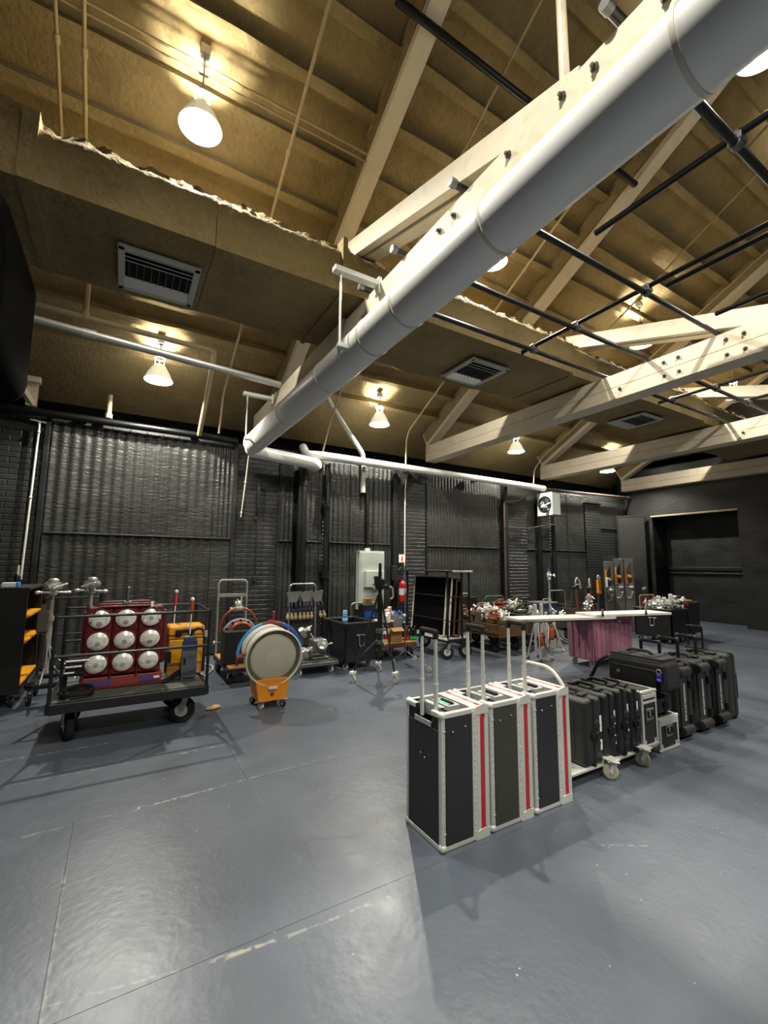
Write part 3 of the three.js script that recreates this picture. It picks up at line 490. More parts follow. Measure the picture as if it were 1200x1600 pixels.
{ // low platform cart under the hard cases
  const t = thing('platform_cart', 'low silver platform cart with a white hoop, carrying hard black cases', 'cart', [0, 0, 0]);
  part('platform', rb(1.14, 0.022, 0.4, 3.22, 0.086, -2.29, 0.01, 2), M.aluPaint, t);
  part('bumper', [rb(1.16, 0.02, 0.012, 3.22, 0.086, -2.086, 0.005, 1), rb(1.16, 0.02, 0.012, 3.22, 0.086, -2.496, 0.005, 1), rb(0.012, 0.02, 0.42, 3.794, 0.086, -2.29, 0.005, 1)], M.alu, t);
  for (const [x, k] of [[3.12, -0.04], [3.53, 0.04]]) part('outrigger', [rb(0.09, 0.012, 0.1, x, 0.131, -2.05, 0.004, 1), rb(0.012, 0.06, 0.02, x + k, 0.106, -2.085, 0.003, 1)], M.alu, t);
  part('hoop_handle', pipe([[2.68, 0.09, -2.06], [2.68, 0.66, -2.06], [2.68, 0.785, -2.18], [2.68, 0.785, -2.43], [2.68, 0.09, -2.46]], 0.013, 0.07, 14), M.cream, t);
  for (const [x, z, a] of [[3.12, -2.03, 0.75], [3.53, -2.035, 0.6], [2.72, -2.56, 0.6], [3.7, -2.56, 0.2]]) caster(t, x, z, 0.128, 0.052, 0.026, a, std(0xb8b29a, 0.55), M.cream, M.alu);
}
function hardCase(name, lab, cat, pos, W, H, D, o = {}) { // x: thickness, z: depth; front face at z = 0
  const t = thing(name, lab, cat, pos, o.turn || 0, o.group), s = W * (o.seam ?? 0.5), m = o.mat || M.plastic;
  const shell = (a, b) => new RoundedBoxGeometry(b - a, H, D, 5, Math.min(0.035, (b - a) * 0.42)).translate((a + b) / 2, H / 2, -D / 2);
  part('shell', [shell(0, s + 0.012), bx(0.05, H - 0.05, D - 0.05, s - 0.03, H / 2, -D / 2)], m, t);
  part('shell', [shell(s - 0.012, W), bx(0.05, H - 0.05, D - 0.05, s + 0.03, H / 2, -D / 2)], m, t);
  const rim = new RoundedBoxGeometry(0.026, H + 0.014, D + 0.014, 4, 0.0125).translate(s, H / 2, -D / 2);
  part('seam_rim', [rim, rb(0.012, H + 0.02, D * 0.25, s - 0.016, H / 2, -D * 0.5, 0.005, 1)], M.satin, t);
  const lat = (x, y, z, top) => top ? [rb(0.07, 0.016, 0.045, x, y, z, 0.006, 2), rb(0.03, 0.02, 0.05, x + 0.012, y + 0.004, z, 0.006, 2), cy(0.006, 0.006, 0.056, x - 0.018, y + 0.006, z, 8, Math.PI / 2)] : [rb(0.075, 0.045, 0.016, x, y, z, 0.006, 2), rb(0.03, 0.052, 0.02, x + 0.012, y, z + 0.004, 0.006, 2), cy(0.006, 0.006, 0.06, x - 0.018, y, z + 0.006, 8)];
  if (!o.noFrontLatch) part('latch', lat(s, H * 0.45, 0.008), M.black, t);
  for (const k of [0.22, 0.78]) part('latch', lat(s, H + 0.008, -D * k, true), M.black, t);
  part('carry_handle', [rb(0.03, 0.022, D * 0.34, s + 0.005, H + 0.028, -D * 0.5, 0.01, 3), rb(0.028, 0.032, 0.02, s + 0.005, H + 0.012, -D * 0.33, 0.006, 2), rb(0.028, 0.032, 0.02, s + 0.005, H + 0.012, -D * 0.67, 0.006, 2)], M.matte, t);
  for (const k of [0.25, 0.75]) part('rib', rb(0.004, H * 0.8, 0.03, -0.001, H / 2, -D * k, 0.002, 1), m, t);
  part('front_web', [rb(0.05, H * 0.12, 0.01, s + 0.03, H * 0.6, 0.003, 0.004, 1, 0, 0, 0.5), rb(0.05, H * 0.12, 0.01, s + 0.03, H * 0.3, 0.003, 0.004, 1, 0, 0, -0.5)], m, t);
  if (o.strips) o.strips.forEach(([y, h]) => part('label_strip', rb(0.02, h, 0.003, W - 0.035, y, 0.0015, 0.001, 1), M.white, t, 'white label strip'));
  return t;
}
const HG = 'hard black cases standing on the platform cart';
hardCase('hard_case', 'hard black case on the platform cart nearest the white hoop', 'case', [2.88, 0.1, -2.075], 0.215, 0.455, 0.4, { group: HG, strips: [[0.275, 0.11], [0.13, 0.07]] });
hardCase('hard_case', 'second hard black case from the white hoop on the platform cart', 'case', [3.1, 0.1, -2.075], 0.165, 0.465, 0.4, { group: HG, strips: [[0.29, 0.1], [0.135, 0.065]] });
hardCase('hard_case', 'third hard black case from the white hoop on the platform cart', 'case', [3.27, 0.1, -2.075], 0.165, 0.475, 0.4, { group: HG, strips: [[0.31, 0.1], [0.15, 0.06]] });
hardCase('hard_case', 'slim hard black case on the platform cart touching the silver-edged case', 'case', [3.44, 0.1, -2.075], 0.125, 0.455, 0.38, { group: HG, strips: [[0.33, 0.065], [0.26, 0.015], [0.19, 0.055]] });
function edgedCase(name, lab, pos, W, H, D) {
  const t = thing(name, lab, 'case', pos), e = 0.022;
  part('body', bx(W - 0.008, H - 0.008, D - 0.008, W / 2, H / 2, -D / 2), M.laminate, t);
  const A = [];
  for (const z of [-D, 0]) for (const x of [0, W]) A.push(rb(e, H, 0.005, x ? W - e / 2 : e / 2, H / 2, z, 0.002, 1), rb(0.005, H, e, x, H / 2, z ? -D + e / 2 : -e / 2, 0.002, 1));
  for (const z of [-D, 0]) for (const y of [0, H]) A.push(rb(W, e, 0.005, W / 2, y ? H - e / 2 : e / 2, z, 0.002, 1), rb(W, 0.005, e, W / 2, y, z ? -D + e / 2 : -e / 2, 0.002, 1));
  for (const x of [0, W]) for (const y of [0, H]) A.push(rb(0.005, e, D, x, y ? H - e / 2 : e / 2, -D / 2, 0.002, 1), rb(e, 0.005, D, x ? W - e / 2 : e / 2, y, -D / 2, 0.002, 1));
  part('edge_trim', A, M.aluPaint, t);
  part('lid_trim', [rb(W, 0.02, 0.007, W / 2, H * 0.8, 0.001, 0.002, 1), rb(W - 0.02, 0.03, 0.009, W / 2 + 0.005, H * 0.9, 0.002, 0.003, 1)], M.aluPaint, t);
  part('top_panel', rb(W - 0.05, 0.004, D - 0.05, W / 2, H + 0.001, -D / 2, 0.001, 1), M.laminateWorn, t);
  const C = []; for (const x of [0.008, W - 0.008]) for (const y of [0.01, H - 0.01]) C.push(...ballCorner(x, y, -0.008, x < 0.1 ? -1 : 1, y < 0.1 ? -1 : 1, 1, 0.014)); part('corner_guard', C, M.alu, t);
  const d = part('recessed_handle', [rb(0.1, 0.09, 0.006, W / 2, H * 0.58, 0.001, 0.012, 2), rb(0.085, 0.01, 0.012, W / 2, H * 0.58 + 0.04, 0.006, 0.003, 1)], M.steel, t);
  part('grip', pipe([[W / 2 - 0.03, H * 0.58 + 0.025, 0.008], [W / 2 - 0.03, H * 0.58 - 0.022, 0.01], [W / 2 + 0.03, H * 0.58 - 0.022, 0.01], [W / 2 + 0.03, H * 0.58 + 0.025, 0.008]], 0.006, 0.012, 8), M.black, d);
  return t;
}
edgedCase('small_flight_case', 'silver-edged black case on the platform cart end, next to the slim case', [3.575, 0.103, -2.065], 0.21, 0.42, 0.42);
edgedCase('small_flight_case', 'small silver-edged black case standing on the floor beneath the small hard case', [3.87, 0.005, -2.1], 0.29, 0.26, 0.36);
hardCase('small_hard_case', 'small hard black case lying on the floor-standing silver-edged case', 'case', [3.9, 0.28, -2.12], 0.24, 0.15, 0.32, { noFrontLatch: false });
{ // soft camera bag on top
  const t = thing('camera_bag', 'soft black shoulder bag with a violet tag, lying on the small hard case', 'bag', [3.85, 0.475, -2.02]);
  part('bag_body', [rb(0.25, 0.24, 0.5, 0.13, 0.125, -0.25, 0.04, 4), rb(0.235, 0.08, 0.47, 0.13, 0.225, -0.25, 0.038, 4)], std(0x131315, 0.85), t);
  part('front_pocket', rb(0.04, 0.15, 0.4, 0.002, 0.1, -0.27, 0.018, 3), std(0x17171a, 0.8), t);
  part('lid_flap', [rb(0.22, 0.02, 0.46, 0.13, 0.262, -0.25, 0.01, 2), rb(0.2, 0.012, 0.09, 0.13, 0.275, -0.14, 0.005, 2), rb(0.2, 0.012, 0.09, 0.13, 0.275, -0.36, 0.005, 2)], std(0x1e1e20, 0.75), t);
  part('carry_handle', pipe([[0.1, 0.27, -0.12], [0.1, 0.305, -0.17], [0.1, 0.305, -0.33], [0.1, 0.27, -0.38]], 0.012, 0.03, 10), M.matte, t);
  part('shoulder_strap', [curve([[0.02, 0.22, -0.5], [-0.02, 0.17, -0.56], [-0.02, 0.06, -0.62], [0.0, 0.01, -0.66], [0.03, -0.04, -0.68]], 0.016, 8)], M.matte, t);
  part('strap', [rb(0.006, 0.012, 0.4, -0.018, 0.17, -0.27, 0.002, 1), rb(0.012, 0.2, 0.03, 0.0, 0.12, -0.02, 0.004, 1)], M.satin, t);
  part('emblem', rb(0.004, 0.024, 0.03, -0.02, 0.12, -0.38, 0.001, 1), M.grey, t);
  const r = part('key_ring', ring(0.018, 0.003, 24).rotateY(Math.PI / 2).translate(-0.012, 0.175, -0.04), M.chrome, t);
  const g = part('tag', rb(0.008, 0.055, 0.04, -0.022, 0.125, -0.035, 0.006, 2), M.violet, r, 'violet tag');
  part('tag', rb(0.003, 0.01, 0.03, -0.027, 0.115, -0.035, 0.001, 1), std(0xc9b6ff, 0.5), r);
  part('piping', pipe([[0.252, 0.1, -0.02], [0.255, 0.24, -0.06], [0.255, 0.245, -0.42]], 0.005, 0.03, 8), M.maroonLight, t);
}
// three tall rolling cases with vertical lettering, and a fourth behind
function rollingCase(lab, x, W, text) {
  const H = 0.63, D = 0.36, t = thing('rolling_hard_case', lab, 'case', [x, 0.005, -2.155], 0, 'tall rolling hard cases in a row');
  const m = M.plasticGrey, s = W * 0.62;
  const sh = (a, b) => new RoundedBoxGeometry(b - a, H - 0.012, D, 4, 0.03).translate((a + b) / 2, H / 2 + 0.006, -D / 2);
  part('shell', [sh(0, s + 0.01)], m, t); part('shell', [sh(s - 0.01, W - 0.01)], m, t);
  part('seam_rim', [new RoundedBoxGeometry(0.03, H + 0.008, D + 0.012, 4, 0.014).translate(s, H / 2 + 0.004, -D / 2)], M.black, t);
  part('front_rib', [rb(W * 0.42, H - 0.16, 0.02, W * 0.28, H / 2, 0.004, 0.008, 2)], m, t);
  for (const y of [0.075, H - 0.06]) {
    const b = part('corner_bumper', [cy(0.04, 0.04, W * 0.6, W * 0.32, y, 0.012, 20, 0, 0, Math.PI / 2), rb(W * 0.6, 0.07, 0.05, W * 0.32, y, -0.01, 0.015, 2)], m, t);
    part('bore', cy(0.027, 0.027, 0.012, W * 0.32 - W * 0.3 - 0.003, y, 0.014, 20, 0, 0, Math.PI / 2), M.matte, b);
  }
  for (const y of [0.16, 0.45]) part('latch', [rb(0.05, 0.07, 0.024, s + 0.02, y, 0.012, 0.008, 2), rb(0.03, 0.085, 0.012, s + 0.02, y, 0.024, 0.005, 2)], M.black, t);
  for (const z of [-0.08, -0.28]) part('latch', [rb(0.06, 0.02, 0.06, s, H + 0.012, z, 0.008, 2)], M.black, t);
  part('carry_handle', pipe([[s - 0.06, H, -0.1], [s - 0.06, H + 0.03, -0.12], [s - 0.06, H + 0.03, -0.24], [s - 0.06, H, -0.26]], 0.011, 0.02, 8), M.black, t);
  const hd = part('pull_handle', [rb(0.026, 0.03, 0.19, 0.06, 0.8, -0.25, 0.012, 3)], M.satin, t);
  for (const z of [-0.165, -0.335]) part('pole', rb(0.022, 0.17, 0.026, 0.06, 0.71, z, 0.006, 2), M.black, hd);
  for (const z of [-0.165, -0.335]) part('knuckle', rb(0.03, 0.032, 0.024, 0.06, 0.803, z, 0.008, 2), M.dullSteel, hd);
  for (const z of [-0.06, -0.3]) part('wheel', cy(0.035, 0.035, 0.03, W - 0.03, 0.03, z, 20, 0, 0, Math.PI / 2), M.rubber, t);
  if (text) label('lettering', 0.05, 0.34, (c, w, h) => { c.fillStyle = '#2b2c2b'; c.fillRect(0, 0, w, h); c.translate(w / 2, h / 2); c.rotate(Math.PI / 2); c.fillStyle = '#f3f2ea'; c.font = `bold ${Math.round(w * 0.72)}px sans-serif`; c.textAlign = 'center'; c.textBaseline = 'middle'; const k = h * 0.94 / c.measureText(text).width; c.scale(k, 1); c.fillText(text, 0, 0); }, t, [W * 0.3, H / 2 - 0.005, 0.0146]);
  return t;
}
rollingCase('tall rolling hard case with white lettering, closest to the camera bag', 4.3, 0.27, 'HANDHELDFILMS');
rollingCase('tall rolling hard case with white lettering, middle one of the row', 4.62, 0.3, 'HANDHELDFILMS');
rollingCase('tall rolling hard case with white lettering, third in the row', 4.96, 0.3, 'HANDHELDFILMS');
{
  const t = thing('trolley_case', 'dark case with a thin raised pull handle at the far end of the row', 'case', [5.29, 0.005, -2.17]);
  part('shell', rb(0.2, 0.63, 0.42, 0.1, 0.315, -0.21, 0.04, 4), M.plasticGrey, t);
  part('side_pocket', rb(0.05, 0.26, 0.26, 0.21, 0.3, -0.14, 0.024, 3), std(0x151516, 0.85), t);
  part('seam_rim', new RoundedBoxGeometry(0.025, 0.64, 0.43, 3, 0.012).translate(0.11, 0.32, -0.21), M.black, t);
  part('pull_handle', [pipe([[0.1, 0.6, -0.39], [0.1, 0.86, -0.39], [0.1, 0.86, -0.25], [0.1, 0.6, -0.25]], 0.01, 0.02, 10), rb(0.03, 0.03, 0.15, 0.1, 0.86, -0.32, 0.01, 2), rb(0.05, 0.02, 0.2, 0.1, 0.635, -0.32, 0.006, 2)], M.black, t);
  part('foot', [cy(0.03, 0.03, 0.03, 0.06, 0.025, -0.05, 16, 0, 0, Math.PI / 2), cy(0.03, 0.03, 0.03, 0.06, 0.025, -0.38, 16, 0, 0, Math.PI / 2)], M.rubber, t);
}

// ================= WALL FITTINGS =================
{
  solo('downpipe', 'thick black downpipe on the wall right of the white pipe elbow', 'pipe', [cy(0.085, 0.085, 3.3, 2.84, 1.66, -7.79, 24), cy(0.1, 0.1, 0.1, 2.84, 3.0, -7.79, 24)], M.blackPipe);
  solo('downpipe', 'black iron pipe with flanged joints between the corrugated strips', 'pipe', [cy(0.05, 0.05, 3.4, 3.34, 1.72, -7.8, 20), cy(0.075, 0.075, 0.07, 3.34, 2.62, -7.8, 20), cy(0.085, 0.085, 0.12, 3.34, 1.3, -7.8, 20), cy(0.09, 0.09, 0.03, 3.34, 1.36, -7.8, 20)], M.blackPipe);
  solo('conduit', 'black conduit running down to the grey electrical panel', 'conduit', [cy(0.035, 0.035, 1.3, 4.24, 2.43, -7.82, 16), cy(0.045, 0.045, 0.06, 4.24, 2.98, -7.82, 16), cy(0.045, 0.045, 0.08, 4.24, 1.84, -7.82, 16)], M.blackPipe);
  solo('wall_conduit', 'thin white conduit down the brick pier beside the fire extinguisher', 'conduit', [pipe([[5.17, 3.5, -7.76], [5.17, 3.1, -7.84], [5.16, 1.2, -7.84]], 0.014, 0.05, 8), rb(0.05, 0.02, 0.02, 5.17, 2.8, -7.84, 0.004, 1)], M.cream);
  solo('wall_conduit', 'long pale conduit down the dark brick at the far left', 'conduit', [bar([-1.13, 3.5, -7.83], [-1.16, 1.26, -7.83], 0.016, 8), bar([-1.24, 3.52, -7.83], [-1.05, 3.5, -7.83], 0.014, 8), sp(0.022, -1.13, 3.35, -7.82), sp(0.022, -1.145, 2.4, -7.82)], M.aluPaint);
  solo('wall_conduit', 'short white rod hanging from the end of the thick white pipe', 'conduit', [bar([1.79, 3.42, -7.6], [1.75, 2.3, -7.82], 0.011, 8), sp(0.02, 1.75, 2.38, -7.81), sp(0.02, 1.77, 2.9, -7.7)], M.cream);
  solo('wall_conduit', 'black surface conduit with a box on the brick pier left of the downpipe', 'conduit', [bar([2.05, 2.9, -7.86], [2.05, 1.2, -7.86], 0.018, 8), rb(0.1, 0.09, 0.06, 2.05, 1.24, -7.86, 0.01, 2), rb(0.08, 0.07, 0.04, 2.03, 2.3, -7.86, 0.01, 2)], M.black);
  solo('gas_pipe', 'rusty gas pipe climbing the post left of the wall heater', 'pipe', [pipe([[8.02, 0.3, -7.75], [8.02, 3.05, -7.75], [8.5, 3.12, -7.72], [8.9, 3.35, -7.68]], 0.022, 0.05, 10), pipe([[8.02, 2.45, -7.75], [8.9, 2.45, -7.78], [9.3, 2.52, -7.74], [9.86, 2.6, -7.72], [9.86, 2.45, -7.74]], 0.013, 0.04, 8), cy(0.034, 0.034, 0.06, 8.02, 2.45, -7.75, 12)], M.rust);
  solo('downpipe', 'black downpipe under the right edge of the wall heater', 'pipe', cy(0.045, 0.045, 2.6, 9.92, 1.3, -7.82, 16), M.blackPipe);
  solo('downpipe', 'wide black channel on the wall behind the heater', 'pipe', rb(0.12, 3.3, 0.1, 9.36, 1.66, -7.84, 0.01, 2), M.blackPipe);
  const e = thing('electrical_panel', 'tall pale grey electrical panel on the black wall', 'panel', [4.3, 1.2, -7.78]);
  part('cabinet', rb(0.57, 1.14, 0.15, 0, 0, 0, 0.008, 2), M.panelBlue, e); part('door', rb(0.52, 1.08, 0.012, 0.01, 0, 0.08, 0.006, 2), M.panelBlue, e);
  const sb = part('switch_box', rb(0.4, 0.32, 0.1, 0.02, 0.02, 0.12, 0.012, 2), M.panelBlue, e); part('latch', [rb(0.03, 0.03, 0.02, -0.02, -0.08, 0.175, 0.004, 1), rb(0.02, 0.06, 0.015, 0.0, 0.05, 0.175, 0.004, 1)], M.dullSteel, sb);
  part('conduit_hub', cy(0.05, 0.06, 0.06, -0.06, 0.6, -0.02, 16), M.cream, e);
  const sw = thing('switch_lever', 'small black switch box on the wall right of the electrical panel', 'switch', [4.83, 1.33, -7.74]);
  part('box', rb(0.13, 0.3, 0.1, 0, 0, 0, 0.01, 2), M.black, sw); part('lever', bar([0.07, 0.05, 0.05], [0.14, 0.14, 0.08], 0.012, 8), M.dullSteel, sw);
  const f = thing('fire_extinguisher', 'red fire extinguisher hanging on the black wall post', 'extinguisher', [5.02, 0.76, -7.68]);
  part('cylinder', lathe([[0, 0], [0.075, 0], [0.085, 0.012], [0.085, 0.33], [0.07, 0.385], [0.03, 0.41], [0.03, 0.42], [0, 0.42]], 28), M.red, f);
  const band = part('label_band', cy(0.0862, 0.0862, 0.13, 0, 0.2, 0, 28), M.white, f, 'white instruction band'); part('print', rb(0.06, 0.02, 0.004, 0.0, 0.16, 0.085, 0.001, 1), M.red, band);
  part('valve', [cy(0.024, 0.024, 0.05, 0, 0.44, 0, 16), rb(0.03, 0.012, 0.11, 0, 0.47, 0.03, 0.004, 1), rb(0.03, 0.012, 0.12, 0, 0.5, 0.03, 0.004, 1, 0.15)], M.dullSteel, f);
  part('hose', curve([[0.02, 0.45, 0.02], [0.1, 0.4, 0.02], [0.105, 0.2, 0.03], [0.09, 0.1, 0.03]], 0.009, 8), M.black, f);
  part('wall_hook', rb(0.05, 0.16, 0.08, 0, 0.36, -0.11, 0.006, 1), M.black, f);
  const s = thing('sign', 'small white square sign with a red symbol above the fire extinguisher', 'sign', [5.05, 1.63, -7.772]);
  part('plate', rb(0.15, 0.17, 0.008, 0, 0, 0, 0.004, 2), M.white, s);
  part('symbol', [ext([[-0.018, -0.05], [0.018, -0.05], [0.018, 0.025], [0.006, 0.04], [0.006, 0.055], [-0.006, 0.055], [-0.006, 0.04], [-0.018, 0.025]], 0.002).translate(0, 0, 0.004), rb(0.04, 0.008, 0.002, 0.01, 0.05, 0.005, 0.001, 1)], M.red, s);
  part('border', [rb(0.13, 0.006, 0.002, 0, 0.075, 0.005, 0.001, 1), rb(0.13, 0.006, 0.002, 0, -0.075, 0.005, 0.001, 1)], M.red, s);
  // unit heater with its fan
  const h = thing('unit_heater', 'pale grey unit heater with a black fan near the top of the wall', 'heater', [9.34, 3.06, -7.485]);
  part('housing', [rb(0.32, 0.59, 0.03, 0, 0, 0.22, 0.01, 2), rb(0.32, 0.03, 0.47, 0, 0.28, 0, 0.01, 2), rb(0.32, 0.03, 0.47, 0, -0.28, 0, 0.01, 2), rb(0.03, 0.59, 0.47, 0.145, 0, 0, 0.01, 2)], M.panelBlue, h);
  part('side_panel', ext([[-0.225, -0.285], [0.225, -0.285], [0.225, 0.285], [-0.225, 0.285]], 0.012, 0.002, [Array.from({ length: 24 }, (_, i) => [0.2 * Math.cos(i / 24 * 6.283), 0.2 * Math.sin(i / 24 * 6.283)])]).rotateY(-Math.PI / 2).translate(-0.145, 0, 0), M.panelBlue, h);
  const fan = part('fan_guard', [ring(0.2, 0.01, 28), ring(0.14, 0.005, 28), ring(0.07, 0.005, 24), bar([-0.2, 0, 0], [0.2, 0, 0], 0.006, 6), bar([0, -0.2, 0], [0, 0.2, 0], 0.006, 6)].map(g => g.rotateY(Math.PI / 2).translate(-0.165, 0, 0)), M.matte, h);
  for (let i = 0; i < 4; i++) part('blade', rb(0.012, 0.15, 0.1, 0, 0.1, 0, 0.005, 1).rotateY(0.4).rotateX(i * Math.PI / 2 + 0.4).translate(-0.11, 0, 0), M.dullSteel, fan);
  part('motor', cy(0.055, 0.055, 0.14, -0.05, 0, 0, 18, 0, 0, Math.PI / 2), M.black, h);
  part('gas_valve', [rb(0.12, 0.09, 0.08, -0.28, -0.07, 0.1, 0.01, 2), bar([-0.36, -0.08, 0.1], [-0.14, 0.03, 0.2], 0.018, 10), cy(0.03, 0.03, 0.06, -0.37, -0.08, 0.1, 12)], M.aluPaint, h);
  part('bracket', [bar([0.1, 0.28, -0.1], [0.1, 0.62, -0.4], 0.012, 8), bar([-0.1, 0.28, -0.1], [-0.1, 0.62, -0.4], 0.012, 8)], M.rust, h);
}
// ================= LEFT GROUP =================
{ // flatbed cart
  const t = thing('flatbed_cart', 'black steel flatbed cart with side rails carrying the nine-lamp light', 'cart');
  const x0 = -0.42, x1 = 0.78, z0 = -5.45, z1 = -4.58;
  part('deck', rb(x1 - x0 - 0.03, 0.03, z1 - z0 - 0.03, (x0 + x1) / 2, 0.348, (z0 + z1) / 2, 0.006, 1), std(0x4c4f48, 0.7, 0, { bumpMap: grain, bumpScale: 0.002 }), t);
  part('frame', [rb(x1 - x0, 0.085, 0.05, (x0 + x1) / 2, 0.315, z1, 0.01, 2), rb(x1 - x0, 0.085, 0.05, (x0 + x1) / 2, 0.315, z0, 0.01, 2), rb(0.05, 0.085, z1 - z0, x0, 0.315, (z0 + z1) / 2, 0.01, 2), rb(0.05, 0.085, z1 - z0, x1, 0.315, (z0 + z1) / 2, 0.01, 2)], M.satin, t);
  for (const z of [z1, z0]) for (const y of [1.045, 0.725]) part('rail', bar([x0, y, z], [x1, y, z], 0.0125, 12), M.satin, t);
  for (const z of [z1, z0]) for (const x of [x0, x1]) part('post', bar([x, 0.33, z], [x, 1.06, z], 0.014, 12), M.satin, t);
  part('end_rail', [bar([x1, 1.045, z0], [x1, 1.045, z1], 0.0125, 10)], M.satin, t);
  for (const [x, z, a] of [[-0.28, -4.74, 0.25], [0.64, -4.75, 1.25], [0.62, -5.3, 1.1], [-0.28, -5.3, 0.4]]) caster(t, x, z, 0.275, 0.118, 0.07, a, M.rubber, M.cream, M.steel, 'wheel_fork');
}
{ // nine-lamp light
  const t = thing('nine_lamp_light', 'maroon stage light with nine round lamps standing on the flatbed cart', 'light', [0.085, 0.36, -4.86], -0.03); t.scale.set(1.1, 1.02, 1);
  const tilt = -0.05;
  const T = g => g.rotateX(tilt);
  part('housing', [T(rb(0.5, 0.62, 0.2, 0, 0.33, -0.13, 0.015, 2)), T(rb(0.56, 0.66, 0.05, 0, 0.34, -0.2, 0.015, 2))], M.maroon, t);
  part('base_plate', rb(0.6, 0.1, 0.2, 0, 0.055, -0.1, 0.008, 2), M.maroonLight, t);
  part('tape_patch', [rb(0.19, 0.05, 0.004, -0.17, 0.055, 0.002, 0.001, 1), rb(0.12, 0.05, 0.004, 0.19, 0.055, 0.002, 0.001, 1)], std(0x4d3a72, 0.5), t, 'violet tape');
  part('plate_label', rb(0.045, 0.02, 0.004, 0.26, 0.065, 0.003, 0.001, 1), M.white, t);
  const bulbs = [0.12, 0.06, 0.02, 0.1, 0.04, 0.07, 0.03, 0.09, 0.05];
  for (let c = 0; c < 3; c++) {
    const x = (c - 1) * 0.19, bank = part('lamp_bank', [T(rb(0.184, 0.6, 0.05, x, 0.42, 0.0, 0.02, 3)), T(cy(0.009, 0.009, 0.65, x - 0.088, 0.42, 0.012, 8))], M.maroon, t);
    for (let r = 0; r < 3; r++) {
      const y = 0.42 + (1 - r) * 0.193, z = 0.03;
      part('lamp_rim', T(ring(0.082, 0.007, 36).translate(x, y, z)), M.maroon, bank);
      part('lens', T(lathe([[0, 0.022], [0.03, 0.02], [0.055, 0.014], [0.074, 0.004], [0.08, 0.0], [0.08, -0.008], [0, -0.008]], 32).rotateX(Math.PI / 2).translate(x, y, z)), M.glass, bank);
      const g = []; for (let k = -3; k <= 3; k++) { const w = Math.sqrt(0.07 * 0.07 - (k * 0.016) ** 2); g.push(T(rb(w * 1.7, 0.005, 0.006, x, y + k * 0.016, z + 0.017 - Math.abs(k) * 0.0022, 0.002, 1))); }
      g.push(T(cy(0.016, 0.024, 0.012, x, y - bulbs[c * 3 + r] * 0.3, z + 0.02, 16, Math.PI / 2)));
      part('lens_rib', g, M.chrome, bank).rotation.z = 0;
    }
  }
  for (const [y, z, w] of [[0.72, 0.0, 0.5], [0.735, -0.08, 0.54], [0.75, -0.17, 0.5]]) part('yoke_bar', pipe([[-w / 2, y - 0.14, z], [-w / 2 + 0.03, y, z], [w / 2 - 0.03, y, z], [w / 2, y - 0.14, z]], 0.011, 0.06, 12), M.maroon, t);
  for (const k of [-1, 1]) part('yoke_arm', rb(0.03, 0.5, 0.05, k * 0.3, 0.42, -0.12, 0.01, 2), M.maroon, t);
  part('clip', [rb(0.022, 0.05, 0.022, 0.19, 0.73, 0.0, 0.004, 1)], M.white, t); part('spigot', [cy(0.014, 0.014, 0.16, 0, 0.8, -0.1, 12), rb(0.06, 0.05, 0.08, 0, 0.735, -0.08, 0.01, 2), sp(0.014, 0, 0.88, -0.1)], M.dullSteel, t);
}
